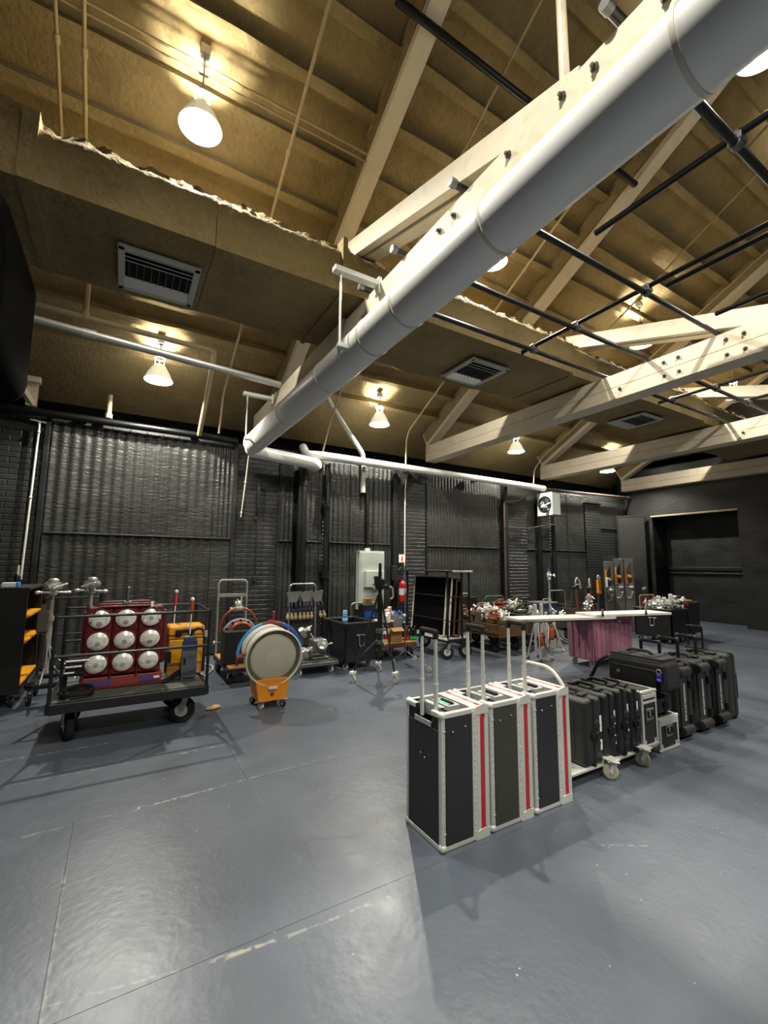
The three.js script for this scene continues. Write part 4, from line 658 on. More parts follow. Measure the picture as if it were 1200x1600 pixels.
{ // yellow box, poles, battery and small fittings on the flatbed
  const t = thing('tool_chest', 'yellow chest with black clasps standing at the right end of the flatbed cart', 'box', [0.645, 0.365, -5.22]);
  part('body', rb(0.33, 0.36, 0.3, 0, 0.18, 0, 0.02, 3), M.yellow, t); part('lid', rb(0.345, 0.1, 0.315, 0, 0.44, 0, 0.025, 3), M.yellow, t); part('band', rb(0.338, 0.03, 0.308, 0, 0.375, 0, 0.008, 2), std(0xb9760c, 0.45), t);
  part('base_board', rb(0.34, 0.12, 0.02, 0, 0.07, 0.16, 0.004, 1), M.plywood, t);
  part('clasp', [rb(0.18, 0.03, 0.03, -0.02, 0.445, 0.165, 0.008, 2), rb(0.06, 0.05, 0.02, -0.08, 0.42, 0.168, 0.006, 2), rb(0.06, 0.05, 0.02, 0.04, 0.42, 0.168, 0.006, 2)], M.black, t);
  const a = 'thin poles with red and white tips standing by the yellow chest';
  for (const [x, z, h, l] of [[0.545, -5.43, 1.2, 'left pole with a red and white tip behind the yellow chest'], [0.66, -5.03, 1.14, 'right pole with a red and white tip before the yellow chest']]) { const p = thing('marker_pole', l, 'pole', [x, 0.365, z], 0, a); part('shaft', bar([0, 0, 0], [0.012, h - 0.365 - 0.16, 0], 0.006, 10), M.white, p); part('red_grip', bar([0.012, h - 0.365 - 0.16, 0], [0.015, h - 0.365 - 0.03, 0], 0.014, 12), std(0xc63a2a, 0.5), p, 'red tip'); part('knob', sp(0.02, 0.015, h - 0.365 - 0.012, 0), M.white, p); }
  const b = thing('battery_block', 'tall slate blue battery block on the flatbed cart', 'battery', [0.655, 0.365, -4.87], -0.15);
  part('case', [rb(0.14, 0.37, 0.13, 0, 0.185, 0, 0.008, 2), rb(0.12, 0.05, 0.11, 0, 0.39, 0, 0.01, 2)], M.greyBlue, b); part('blue_top', rb(0.13, 0.09, 0.006, 0, 0.335, 0.066, 0.002, 1), M.navy, b); part('vent', [rb(0.1, 0.012, 0.006, 0, 0.025, 0.066, 0.002, 1), rb(0.02, 0.06, 0.004, -0.04, 0.18, 0.066, 0.001, 1)], M.matte, b);
  part('cable', pipe([[0.0, 0.4, 0], [0.02, 0.47, 0], [0.09, 0.49, 0.01], [0.13, 0.45, 0.01], [0.13, 0.02, 0.02]], 0.014, 0.06, 10), M.black, b); part('plug', [cy(0.022, 0.018, 0.06, 0.14, 0.43, 0.01, 14), cy(0.02, 0.02, 0.05, 0.13, 0.05, 0.03, 14, 1.2)], M.lightGrey, b);
  const p = thing('steel_bracket', 'black bracket lying on the cart deck left of the battery block', 'bracket', [0.45, 0.365, -4.85]); part('foot', [sq([0, 0.012, 0.02], [0.16, 0.1, -0.02], 0.02, 0.05), rb(0.06, 0.02, 0.08, 0.0, 0.012, 0, 0.006, 1)], M.black, p); part('plate', rb(0.06, 0.2, 0.012, 0.03, 0.15, -0.22, 0.01, 2), M.black, p);
  const q = thing('small_spotlight', 'small black spotlight with chrome bars at the left end of the flatbed cart', 'light', [-0.26, 0.365, -4.95]);
  part('housing', [rb(0.22, 0.17, 0.2, 0.02, 0.22, 0, 0.02, 3), rb(0.05, 0.14, 0.05, -0.1, 0.07, 0, 0.01, 2), rb(0.05, 0.14, 0.05, 0.08, 0.07, 0, 0.01, 2), rb(0.26, 0.02, 0.2, 0, 0.01, 0, 0.005, 1)], M.black, q);
  for (const y of [0.17, 0.22, 0.27]) part('chrome_bar', bar([-0.09, y, 0.106], [0.08 - (0.27 - y), y, 0.106], 0.011, 10), M.chrome, q);
  part('arm', [bar([0.13, 0.12, 0.05], [0.13, 0.38, 0.02], 0.012, 10), sp(0.02, 0.13, 0.38, 0.02)], M.dullSteel, q);
  const r = solo('cable_coil', 'black cable coil lying by the small spotlight on the cart', 'cable', [ring(0.11, 0.018, 30).rotateX(Math.PI / 2 - 0.1).translate(0, 0.03, 0), ring(0.1, 0.016, 30).rotateX(Math.PI / 2 + 0.1).translate(0.01, 0.055, 0)], M.matte, [-0.24, 0.365, -4.7]);
}
// rolling rack of stands behind the flatbed
{
  const k = thing('stand_rack', 'low black rolling rack holding the bright chrome stands at left', 'rack', [-0.45, 0, -6.25]);
  part('base', [rb(0.62, 0.05, 0.06, 0, 0.2, 0.25, 0.01, 2), rb(0.62, 0.05, 0.06, 0, 0.2, -0.25, 0.01, 2), rb(0.06, 0.05, 0.56, -0.28, 0.2, 0, 0.01, 2), rb(0.06, 0.05, 0.56, 0.28, 0.2, 0, 0.01, 2)], M.black, k);
  for (const y of [1.08, 0.86, 0.66]) part('cross_bar', bar([-0.28, y, -0.25], [0.28, y, -0.25], 0.012, 10), M.satin, k);
  for (const x of [-0.28, 0.28]) part('upright', bar([x, 0.2, -0.25], [x, 1.12, -0.25], 0.016, 10), M.satin, k);
  for (const [x, z] of [[-0.27, 0.22], [0.27, 0.22], [-0.27, -0.22], [0.27, -0.22]]) caster(k, x, z, 0.175, 0.06, 0.03, 0.4, M.rubber, M.grey);
}
function gripStand(name, lab, pos, h, turn, group, k = 1) { // chrome stand with grip head, arm and folded legs
  const t = thing(name, lab, 'stand', pos, turn, group);
  part('column', [cy(0.0165, 0.0175, h * 0.6, 0, h * 0.3 + 0.06, 0, 14), cy(0.0125, 0.0125, h * 0.45, 0, h * 0.77, 0, 14)], M.chrome, t);
  const head = part('grip_head', [cy(0.05, 0.05, 0.035, 0.0, h - 0.06, 0.02, 22, Math.PI / 2), cy(0.05, 0.05, 0.03, 0, h - 0.06, -0.025, 22, Math.PI / 2), cy(0.03, 0.03, 0.09, 0, h - 0.12, 0, 16), sp(0.03, 0.0, h, 0, 1.2, 0.8, 1)], M.chrome, t);
  part('knob', [bar([0, h - 0.06, 0.04], [0, h - 0.06, 0.1], 0.01, 8), rb(0.11, 0.02, 0.02, 0, h - 0.06, 0.1, 0.009, 2, 0, 0, 0.5), bar([-0.09, h - 0.13, 0], [0.09, h - 0.14, 0.02], 0.012, 8), sp(0.02, -0.095, h - 0.13, 0), sp(0.02, 0.095, h - 0.14, 0.02)], M.alu, head);
  part('collar', [cy(0.026, 0.026, 0.05, 0, h * 0.6, 0, 14), bar([0, h * 0.6, 0], [0.06, h * 0.6, 0.03], 0.008, 8), sp(0.014, 0.065, h * 0.6, 0.03)], M.chrome, t);
  if (k !== 1) for (const c of t.children) c.scale.set(k, 1, k);
  for (let i = 0; i < 3; i++) { const a = i * 0.5 - 0.5 + Math.PI / 2; part('leg', pipe([[0.02 * Math.cos(a), 0.34, 0.02 * Math.sin(a)], [0.1 * Math.cos(a), 0.22 - i * 0.04, 0.1 * Math.sin(a)], [0.42 * Math.cos(a), 0.02, 0.42 * Math.sin(a)]], 0.012, 0.05, 10), M.dullSteel, t); }
  return t;
}
gripStand('grip_stand', 'chrome grip stand at the far left, its grip head beside the black cabinet', [-0.62, 0.24, -6.18], 1.06, 0.5, 'chrome grip stands on the rolling rack', 1.5);
gripStand('grip_stand', 'chrome grip stand just left of the maroon light, with a white-taped grip head', [-0.26, 0.24, -6.2], 1.07, -0.2, 'chrome grip stands on the rolling rack', 1.5);
{ const s = solo('sandbag', 'grey cloth bag hanging on the left chrome grip stand', 'bag', [rb(0.1, 0.24, 0.05, 0, 0, 0, 0.022, 3), rb(0.05, 0.08, 0.02, 0, 0.14, 0, 0.008, 2)], M.dullSteel, [-0.68, 0.86, -6.1], 0.3); s.material = std(0x57544c, 0.85); }
{ // black cabinet with yellow shelves
  const t = thing('shelf_cabinet', 'black rolling cabinet with yellow-edged shelves cut off by the left edge', 'cabinet', [-1.12, 0, -6.5]);
  const w = 0.62, d = 1.0;
  part('side', rb(w, 1.06, 0.03, 0, 0.68, d / 2, 0.006, 1), M.matte, t); part('side', rb(w, 1.06, 0.03, 0, 0.68, -d / 2, 0.006, 1), M.matte, t); part('back', rb(0.03, 1.06, d, -w / 2, 0.68, 0, 0.006, 1), M.matte, t);
  part('top', rb(w + 0.02, 0.03, d + 0.02, 0, 1.215, 0, 0.006, 1), M.matte, t); part('floor_board', rb(w, 0.03, d, 0, 0.16, 0, 0.006, 1), M.matte, t);
  for (const y of [0.24, 0.66, 0.92]) part('shelf', rb(w - 0.04, 0.025, d - 0.05, 0.03, y, 0, 0.004, 1), M.yellow, t, 'yellow shelf');
  part('bracket', [rb(0.02, 0.2, 0.04, w / 2 - 0.02, 0.8, -d / 2 + 0.05, 0.005, 1)], M.black, t);
  for (const [x, z] of [[0.24, 0.42], [-0.24, 0.42], [0.24, -0.42], [-0.24, -0.42]]) caster(t, x, z, 0.145, 0.06, 0.032, 0.3, M.rubber, M.lightGrey);
  const v = thing('tape_dispenser', 'pale blue-ended box with a white bottle nozzle on the black cabinet', 'box', [-0.98, 1.232, -6.1]); part('box', rb(0.14, 0.05, 0.1, 0, 0.025, 0, 0.008, 2), std(0xd7e4ee, 0.4), v); part('blue_end', rb(0.03, 0.052, 0.102, 0.06, 0.026, 0, 0.008, 2), M.skyBlue, v, 'blue end');
  const u = thing('spray_bottle', 'slim black bottle with a white nozzle at the left edge on the cabinet', 'bottle', [-0.97, 1.232, -6.35]); part('bottle', lathe([[0, 0], [0.03, 0], [0.032, 0.1], [0.02, 0.13], [0, 0.135]], 18), M.black, u); part('nozzle', cy(0.009, 0.012, 0.1, 0, 0.18, 0, 12), M.white, u);
}
function drumLight(lab, pos, turn, o) { // big round stage light on a wheeled base; faces +z
  const t = thing('drum_light', lab, 'light', pos, turn), R = o.R, y = o.y, T = g => g.rotateX(o.pitch || 0).translate(0, y, 0);
  part('drum', T(lathe([[R * 0.55, -0.46], [R * 0.8, -0.44], [R * 0.9, -0.36], [R * 0.97, -0.2], [R, 0.0], [R * 1.035, 0.005], [R * 1.035, 0.035], [R * 0.97, 0.04], [R * 0.96, 0.0], [R * 0.9, -0.22], [R * 0.5, -0.44]], 48).rotateX(Math.PI / 2)), M.cream, t);
  part('lens', T(lathe([[0, 0.028], [R * 0.45, 0.024], [R * 0.75, 0.012], [R * 0.86, 0.002], [R * 0.86, -0.012], [0, -0.012]], 48).rotateX(Math.PI / 2).translate(0, 0, 0.0)), std(0xb5b29f, 0.3, 0.2), t);
  part('lens_ring', T(new THREE.TorusGeometry(R * 0.91, R * 0.06, 12, 48).scale(1, 1, 0.5).translate(0, 0, 0.01)), std(0x6d6a5c, 0.4, 0.6), t);
  part('reflector', T(lathe([[0, 0.03], [R * 0.1, 0.031], [R * 0.14, 0.028], [R * 0.3, 0.027]], 40).rotateX(Math.PI / 2)), std(0xbcb9a6, 0.3, 0.2), t);
  part('rear_cap', T(lathe([[0, -0.55], [R * 0.4, -0.54], [R * 0.52, -0.5], [R * 0.55, -0.45], [0, -0.44]], 32).rotateX(Math.PI / 2)), M.lightGrey, t);
  const Ry = R * 1.2, arc = (a0, a1, m, l) => part('yoke', curve(Array.from({ length: 9 }, (_, i) => { const a = a0 + (a1 - a0) * i / 8; return [Ry * Math.cos(a), y + Ry * 0.98 * Math.sin(a), -0.14]; }), 0.0165, 12, 24), m, t, l);
  arc(0.05, 1.25, M.blue, 'blue yoke arm'); arc(1.25, 1.85, M.maroonLight); arc(1.85, 3.09, M.skyBlue, 'pale blue yoke arm');
  part('yoke_spigot', [rb(0.07, 0.035, 0.05, 0, y + Ry * 1.0, -0.14, 0.01, 2), cy(0.012, 0.012, 0.09, 0.02, y + Ry + 0.05, -0.14, 12), sp(0.016, 0.02, y + Ry + 0.1, -0.14)], M.maroonLight, t);
  for (const k of [-1, 1]) part('pivot', [cy(0.035, 0.035, 0.07, k * (Ry - 0.03), y, -0.14, 16, 0, 0, Math.PI / 2), rb(0.02, 0.1, 0.03, k * Ry, y - 0.04, -0.13, 0.008, 2, 0.3), cy(0.016, 0.016, 0.05, k * (R * 1.05), y + 0.06, 0.02, 10, 0, 0, Math.PI / 2)], k < 0 ? M.maroonLight : M.lightGrey, t);
  part('base', ext([[-0.14, 0.09], [0.14, 0.09], [0.175, 0.3], [-0.175, 0.3]], 0.3, 0.006).translate(0, 0, -0.3), M.orange, t, 'orange base');
  part('base_lock', [rb(0.1, 0.03, 0.03, 0, 0.215, 0.012, 0.008, 2)], M.cream, t); part('badge', cy(0.02, 0.02, 0.01, -0.005, 0.155, 0.008, 16, Math.PI / 2), M.brown, t);
  for (const [x, z, m] of [[-0.1, -0.03, std(0xcfc6a4, 0.5)], [0.13, -0.02, M.rubber], [-0.13, -0.27, M.rubber], [0.12, -0.27, M.rubber]]) caster(t, x, z, 0.09, 0.036, 0.03, 0.6, m, M.cream);
  return t;
}
drumLight('big round cream stage light with blue yoke on an orange wheeled base', [1.46, 0, -4.72], -0.03, { R: 0.29, y: 0.525, pitch: 0.12 });
{ // hand cart with a second light behind
  const t = thing('hand_cart', 'wooden-decked hand cart with a grey-green hoop carrying a black-fronted light', 'cart', [1.44, 0, -6.35]);
  part('deck', rb(0.42, 0.03, 0.95, 0.0, 0.22, 0.1, 0.006, 1), M.plywood, t); part('frame', [rb(0.44, 0.05, 0.03, 0, 0.19, 0.57, 0.008, 1), rb(0.03, 0.05, 0.95, -0.21, 0.19, 0.1, 0.008, 1), rb(0.03, 0.05, 0.95, 0.21, 0.19, 0.1, 0.008, 1)], M.black, t);
  part('hoop', pipe([[-0.19, 0.2, -0.4], [-0.19, 1.26, -0.42], [0.21, 1.26, -0.42], [0.21, 0.2, -0.4]], 0.014, 0.07, 12), M.greyPipe, t); part('hoop_bar', [rb(0.4, 0.05, 0.012, 0.01, 1.04, -0.42, 0.005, 1)], M.greyPipe, t);
  for (const [x, z] of [[-0.16, 0.45], [0.16, 0.45], [-0.16, -0.3], [0.16, -0.3]]) caster(t, x, z, 0.165, 0.075, 0.04, 0.2, M.rubber, M.dullSteel);
  const s = thing('boxed_light', 'round stage light with copper yoke behind a square black front on the hand cart', 'light', [1.43, 0.238, -6.1]);
  part('front_box', rb(0.46, 0.4, 0.26, 0, 0.2, 0.06, 0.012, 2), M.matte, s);
  part('drum', lathe([[0.0, -0.15], [0.19, -0.15], [0.215, -0.05], [0.215, 0.06], [0.19, 0.07], [0, 0.07]], 36).rotateX(Math.PI / 2).translate(0, 0.3, -0.12), M.dullSteel, s);
  part('vent_arc', [new THREE.TorusGeometry(0.2, 0.03, 10, 30, Math.PI).translate(0, 0.31, -0.06)], M.grey, s); part('inner_arc', [new THREE.TorusGeometry(0.14, 0.024, 10, 30, Math.PI).translate(0, 0.34, 0.02)], M.copper, s);
  for (let i = 0; i < 5; i++) { const a = 0.5 + i * 0.53; part('vent_slot', rb(0.035, 0.03, 0.012, 0.2 * Math.cos(a), 0.31 + 0.2 * Math.sin(a), -0.032, 0.004, 1, 0, 0, a), M.matte, s); }
  part('yoke', curve(Array.from({ length: 9 }, (_, i) => { const a = -0.2 + 3.54 * i / 8; return [0.245 * Math.cos(a), 0.39 + 0.28 * Math.sin(a), -0.12]; }), 0.013, 12, 24), M.copper, s, 'copper yoke');
  part('spigot', [cy(0.01, 0.01, 0.12, -0.03, 0.73, -0.12, 10), cy(0.01, 0.01, 0.15, 0.02, 0.74, -0.12, 10), rb(0.1, 0.03, 0.04, 0, 0.67, -0.12, 0.008, 2)], M.cream, s);
  part('side_knob', [bar([-0.25, 0.25, 0], [-0.32, 0.26, 0.02], 0.01, 8), sp(0.022, -0.33, 0.26, 0.02)], M.chrome, s);
  const w = thing('chrome_fitting', 'small chrome fitting with a white bulb behind the boxed light', 'fitting', [1.43, 0.9, -6.36]); part('body', [rb(0.2, 0.05, 0.1, 0, -0.02, 0, 0.02, 2), cy(0.03, 0.04, 0.1, 0.02, 0.05, 0, 14, 1.0)], M.steel, w); part('bulb', sp(0.04, 0.0, 0.06, 0.04, 1.1, 0.8, 0.8), M.white, w);
  part('strut', [bar([-0.09, -0.04, 0], [-0.09, -0.48, -0.02], 0.012, 8), bar([0.09, -0.04, 0], [0.09, -0.48, -0.02], 0.012, 8)], M.dullSteel, w);
}
{ // cart with hanging bar clamps
  const t = thing('clamp_cart', 'small rolling cart with a bent hoop and grey plates for hanging clamps', 'cart', [2.42, 0, -6.2]);
  part('deck', rb(0.58, 0.04, 0.7, 0, 0.17, 0.05, 0.008, 1), std(0x3d3f37, 0.7), t); part('frame', [rb(0.6, 0.05, 0.03, 0, 0.145, 0.4, 0.008, 1), rb(0.03, 0.05, 0.7, -0.29, 0.145, 0.05, 0.008, 1), rb(0.03, 0.05, 0.7, 0.29, 0.145, 0.05, 0.008, 1)], M.dullSteel, t);
  part('hoop', pipe([[-0.21, 0.18, -0.28], [-0.21, 1.2, -0.28], [0.21, 1.2, -0.28], [0.21, 0.18, -0.28]], 0.014, 0.07, 12), M.steel, t);
  const pl = (x, w, r) => part('hanging_plate', ext([[-w / 2, 0.05], [w / 2, 0.07], [w / 2 - 0.03, -0.03], [w / 4, -0.09], [-w / 4, -0.09], [-w / 2 + 0.02, 0.0]], 0.008, 0.002).rotateZ(r).translate(x, 1.03, -0.19), M.grey, t);
  pl(-0.18, 0.22, -0.05); pl(0.02, 0.2, 0.02); pl(0.2, 0.2, 0.12);
  part('rear_board', rb(0.5, 0.45, 0.02, 0, 0.6, -0.3, 0.006, 1), std(0x2a2523, 0.8), t);
  for (const [x, z] of [[-0.24, 0.34], [0.22, 0.34], [-0.24, -0.25], [0.24, -0.25]]) caster(t, x, z, 0.12, 0.05, 0.028, 0.3, M.lightGrey, M.grey);
  const G = 'blue-handled clamps hanging from the grey plates';
  const xs = [[-0.25, 0], [-0.19, 0.0], [-0.13, -0.02], [-0.06, 0.03], [0.0, 0.04], [0.06, 0.02], [0.12, 0.0], [0.21, 0.18], [0.27, 0.16]];
  const nm = ['leftmost', 'second from left', 'third from left', 'fourth from left', 'middle', 'sixth from left', 'seventh from left', 'eighth, tilted', 'rightmost, tilted'];
  let proto = null;
  xs.forEach(([x, dy], i) => {
    const lb = `bar clamp with dark blue shaft and cream jaws, ${nm[i]} of the hanging row`;
    let c;
    if (!proto) { c = proto = thing('bar_clamp', lb, 'clamp', [0, 0, 0], 0, G);
      part('bar', rb(0.014, 0.2, 0.01, 0, -0.1, 0, 0.003, 1), M.steel, c); part('shaft', cy(0.013, 0.011, 0.09, 0, -0.18, 0.008, 12), M.navy, c, 'dark blue shaft'); part('jaw', [rb(0.03, 0.03, 0.03, 0, -0.25, 0.005, 0.006, 1), sp(0.026, 0, -0.3, 0.008, 1, 1.5, 1)], std(0xb8ab83, 0.5), c, 'cream jaw'); part('hook', [sp(0.012, 0, 0.02, 0.01), cy(0.008, 0.008, 0.03, 0, 0.005, 0.005, 8)], M.skyBlue, c);
    } else c = copy(proto, lb);
    c.position.set(2.42 + x, 1.04 - (i > 6 ? 0.0 : 0.02) - Math.abs(dy) * 0.1, -6.2 - 0.215); c.rotation.z = i > 6 ? 0.2 : 0;
  });
  const f = thing('chrome_spotlight', 'chrome-fronted spotlight on the clamp cart beside the drum light', 'light', [2.48, 0.192, -5.95]); f.scale.setScalar(0.88);
  part('housing', [rb(0.24, 0.2, 0.24, 0, 0.2, -0.05, 0.03, 3), rb(0.28, 0.03, 0.2, 0, 0.02, 0, 0.01, 2), rb(0.03, 0.2, 0.03, -0.13, 0.12, -0.05, 0.008, 1), rb(0.03, 0.2, 0.03, 0.13, 0.12, -0.05, 0.008, 1)], M.dullSteel, f);
  part('reflector', lathe([[0, 0.0], [0.05, 0.005], [0.08, 0.03], [0.085, 0.05], [0.07, 0.04], [0, 0.012]], 24).rotateX(Math.PI / 2).rotateY(-0.3).translate(0.02, 0.24, 0.09), M.chrome, f); part('bulb', sp(0.035, 0.03, 0.24, 0.12), M.white, f);
  part('knob', [bar([0.14, 0.2, 0], [0.2, 0.22, 0.02], 0.01, 8), sp(0.02, 0.21, 0.22, 0.02), bar([-0.1, 0.32, 0.02], [-0.16, 0.4, 0.04], 0.012, 8)], M.chrome, f);
  for (const [x, y, z, l] of [[2.27, 0.21, -5.95, 'chrome pipe fitting lying on the clamp cart behind the drum light'], [2.33, 0.45, -6.2, 'upper chrome joint on the clamp cart beside the blue yoke']]) { const g = thing('chrome_joint', l, 'fitting', [x, y, z], 0.6); part('body', [cy(0.04, 0.04, 0.14, 0, 0.07, 0, 16, 0, 0, 0.7), cy(0.035, 0.035, 0.12, 0.05, 0.1, 0.02, 16, 1.1)], M.chrome, g); part('lever', bar([0, 0.1, 0.05], [0.1, 0.16, 0.08], 0.01, 8), M.alu, g); if (y > 0.4) part('stem', bar([0, 0.05, 0], [0, -0.255, 0], 0.014, 8), M.dullSteel, g); }
}

// ================= MIDDLE AND FAR GROUP =================
function tallBin(name, lab, pos, turn, W, D, H, mat, o = {}) { // wheeled bin, front face at +z
  const t = thing(name, lab, 'bin', pos, turn), y0 = 0.11, w = 0.02, tp = o.taper ?? 0.0;
  const side = (wid, x, z, ry) => { const g = o.ribs ? ext([[-wid / 2 + tp, 0], [wid / 2 - tp, 0], [wid / 2, H - y0], [-wid / 2, H - y0]], w, 0.003) : ext([[-wid / 2 + tp, 0], [wid / 2 - tp, 0], [wid / 2, H - y0], [-wid / 2, H - y0]], w, 0.003); return g.translate(0, y0, -w).rotateY(ry).translate(x, 0, z); };
  part('front_wall', side(W, 0, D / 2, 0), mat, t); part('rear_wall', side(W, 0, -D / 2, Math.PI), mat, t);
  part('side_wall', side(D, -W / 2, 0, -Math.PI / 2), mat, t); part('side_wall', side(D, W / 2, 0, Math.PI / 2), mat, t);
  part('bottom', rb(W - tp * 2, 0.03, D - tp * 2, 0, y0 + 0.015, 0, 0.005, 1), mat, t);
  part('rim', [rb(W + 0.03, 0.035, 0.03, 0, H, D / 2, 0.01, 2), rb(W + 0.03, 0.035, 0.03, 0, H, -D / 2, 0.01, 2), rb(0.03, 0.035, D, W / 2, H, 0, 0.01, 2), rb(0.03, 0.035, D, -W / 2, H, 0, 0.01, 2)], o.rim || M.plasticGrey, t);
  if (o.ribs) { for (let i = 0; i < 8; i++) part('rib', rb(0.05, H - y0 - 0.04, 0.03, -W / 2 + 0.07 + i * (W - 0.14) / 7, (H + y0) / 2 - 0.01, D / 2 + 0.002, 0.008, 2), mat, t); for (let i = 0; i < 4; i++) part('rib', rb(0.03, H - y0 - 0.04, 0.05, -W / 2 - 0.002, (H + y0) / 2 - 0.01, -D / 2 + 0.08 + i * (D - 0.16) / 3, 0.008, 2), mat, t); }
  if (o.handle) { const [hx, hy, face] = o.handle; const g = [pipe([[-0.07, 0.06, 0.008], [-0.04, 0.06, 0.02], [-0.04, -0.09, 0.024], [0.04, -0.09, 0.024], [0.04, 0.06, 0.02], [0.07, 0.06, 0.008]], 0.008, 0.02, 8), rb(0.16, 0.012, 0.012, 0, 0.065, 0.006, 0.003, 1)]; part('drop_handle', g.map(q => q.rotateY(face ? -Math.PI / 2 : 0).translate(face ? -W / 2 : hx, hy, face ? hx : D / 2)), M.steel, t); }
  for (const [x, z] of [[-W / 2 + 0.07, D / 2 - 0.08], [W / 2 - 0.07, D / 2 - 0.08], [-W / 2 + 0.07, -D / 2 + 0.08], [W / 2 - 0.07, -D / 2 + 0.08]]) caster(t, x, z, y0, 0.045, 0.028, 0.5, o.wheel || M.rubber, M.grey);
  return t;
}
tallBin('wheeled_bin', 'black wheeled bin with a steel drop handle behind the crank stand', [3.08, 0, -6.2], 0.03, 0.52, 0.72, 0.65, M.satin, { handle: [0.0, 0.42, 0], wheel: M.lightGrey });
tallBin('wheeled_bin', 'plum purple ribbed plastic bin on wheels under the white boards', [6.62, 0, -4.42], 0, 0.98, 0.46, 0.7, M.purple, { ribs: true, taper: 0.03, rim: M.purple, wheel: std(0xcfcab8, 0.5) });
tallBin('wheeled_bin', 'black wheeled bin heaped with chrome clamps at right, with a drop handle', [9.62, 0, -5.05], 0, 0.62, 0.72, 0.66, M.satin, { handle: [0.0, 0.42, 1] });
tallBin('wheeled_bin', 'second black bin behind the one heaped with clamps at right', [10.5, 0, -5.2], 0, 0.72, 0.6, 0.74, M.plastic, {});
solo('bin_label', 'small white paper label stuck near the purple bin rim', 'label', rb(0.05, 0.025, 0.004, 0, 0, 0, 0.001, 1), M.white, [6.75, 0.655, -4.168]);
{ // things standing in the black bin
  const b = thing('bottle', 'slim sky blue bottle standing in the front corner of the black bin', 'bottle', [2.88, 0.45, -5.95]); part('body', lathe([[0, 0], [0.036, 0], [0.038, 0.3], [0.03, 0.33], [0, 0.335]], 18), M.skyBlue, b); part('cap', cy(0.03, 0.034, 0.05, 0, 0.36, 0, 16), std(0x9cc6e0, 0.5), b);
  part('label_band', cy(0.039, 0.039, 0.03, 0, 0.26, 0, 18), M.white, b);
}
{ // two white boards across the purple bin
  const a = thing('folding_board', 'long white board laid across the purple bin, left length', 'board', [5.72, 0.737, -4.45], -0.235); part('panel', rb(1.65, 0.03, 0.42, 0, 0, 0, 0.006, 2), M.white, a); part('edge', [rb(1.66, 0.034, 0.012, 0, 0, 0.212, 0.003, 1), rb(0.012, 0.034, 0.42, -0.825, 0, 0, 0.003, 1)], M.cream, a); part('leg', [bar([-0.7, -0.03, 0.1], [0.3, -0.04, 0.1], 0.012, 8), bar([-0.7, -0.03, -0.1], [0.3, -0.04, -0.1], 0.012, 8)], M.black, a);
  const b = thing('folding_board', 'long white board laid across the purple bin, right length', 'board', [6.88, 0.771, -4.18], -0.235); part('panel', rb(1.45, 0.03, 0.44, 0, 0, 0, 0.006, 2), M.white, b); part('edge', [rb(1.46, 0.034, 0.012, 0, 0, 0.222, 0.003, 1), rb(0.012, 0.034, 0.44, 0.725, 0, 0, 0.003, 1)], M.cream, b);
  for (const [x, l] of [[6.2, 'black spring clip pinched on the white board above the purple bin corner'], [7.02, 'black spring clip on the right part of the white board']]) { const c = thing('spring_clip', l, 'clip', [x, 0.79, x < 6.5 ? -4.08 : -3.9]); part('jaw', [rb(0.02, 0.05, 0.03, 0, 0.0, 0.0, 0.006, 1)], M.black, c); part('wing', [rb(0.008, 0.07, 0.02, -0.01, 0.05, 0, 0.003, 1, 0, 0, 0.2), rb(0.008, 0.07, 0.02, 0.01, 0.05, 0, 0.003, 1, 0, 0, -0.2)], M.dullSteel, c); }
}
{ // crank stand
  const t = thing('crank_stand', 'tall black crank stand with three braced legs and silver feet', 'stand', [3.04, 0, -5.22]);
  part('column', [cy(0.03, 0.034, 0.75, 0, 0.68, 0, 18), cy(0.024, 0.024, 0.4, 0, 1.2, 0, 16), cy(0.02, 0.022, 0.14, 0, 1.45, 0, 14)], M.black, t);
  part('stripe', [bar([0.034, 0.5, 0.02], [0.026, 1.08, 0.018], 0.006, 6)], std(0xb3a96a, 0.5), t);
  const h = part('crank_head', [rb(0.1, 0.13, 0.1, 0, 1.24, 0, 0.015, 2), rb(0.13, 0.06, 0.08, 0.05, 1.2, 0.03, 0.012, 2), rb(0.06, 0.14, 0.06, -0.06, 1.28, 0.02, 0.015, 2)], M.black, t); part('crank', pipe([[0.08, 1.2, 0.05], [0.16, 1.2, 0.06], [0.17, 1.06, 0.06], [0.13, 1.04, 0.06]], 0.014, 0.03, 10), M.lightGrey, h); part('knob', [sp(0.018, -0.11, 1.19, 0.04), sp(0.016, 0.0, 1.32, 0.06)], M.chrome, h);
  part('lower_collar', [cy(0.05, 0.05, 0.05, 0, 0.62, 0, 18), rb(0.12, 0.03, 0.06, 0.02, 0.64, 0.02, 0.01, 2)], M.dullSteel, t); part('lower_collar', cy(0.048, 0.048, 0.05, 0, 0.48, 0, 18), M.dullSteel, t);
  const F = [[-0.36, 0.09, -0.06], [0.1, 0.09, 0.24], [0.22, 0.09, -0.4]];
  for (const f of F) { part('leg', [bar([f[0] * 0.06, 1.1, f[2] * 0.06], [f[0] * 0.95, 0.12, f[2] * 0.95], 0.013, 10)], M.black, t); part('brace', [bar([f[0] * 0.1, 0.5, f[2] * 0.1], [f[0] * 0.75, 0.3, f[2] * 0.75], 0.011, 8)], M.black, t); const k = part('foot', [rb(0.1, 0.05, 0.06, f[0], 0.11, f[2], 0.015, 2, 0, 0.5), rb(0.04, 0.09, 0.05, f[0], 0.07, f[2], 0.01, 2, 0, 0.5, 0.3)], M.aluPaint, t); part('wheel', cy(0.035, 0.035, 0.026, f[0], 0.036, f[2] + 0.02, 18, 0, 0.4, Math.PI / 2), M.lightGrey, k); }
}
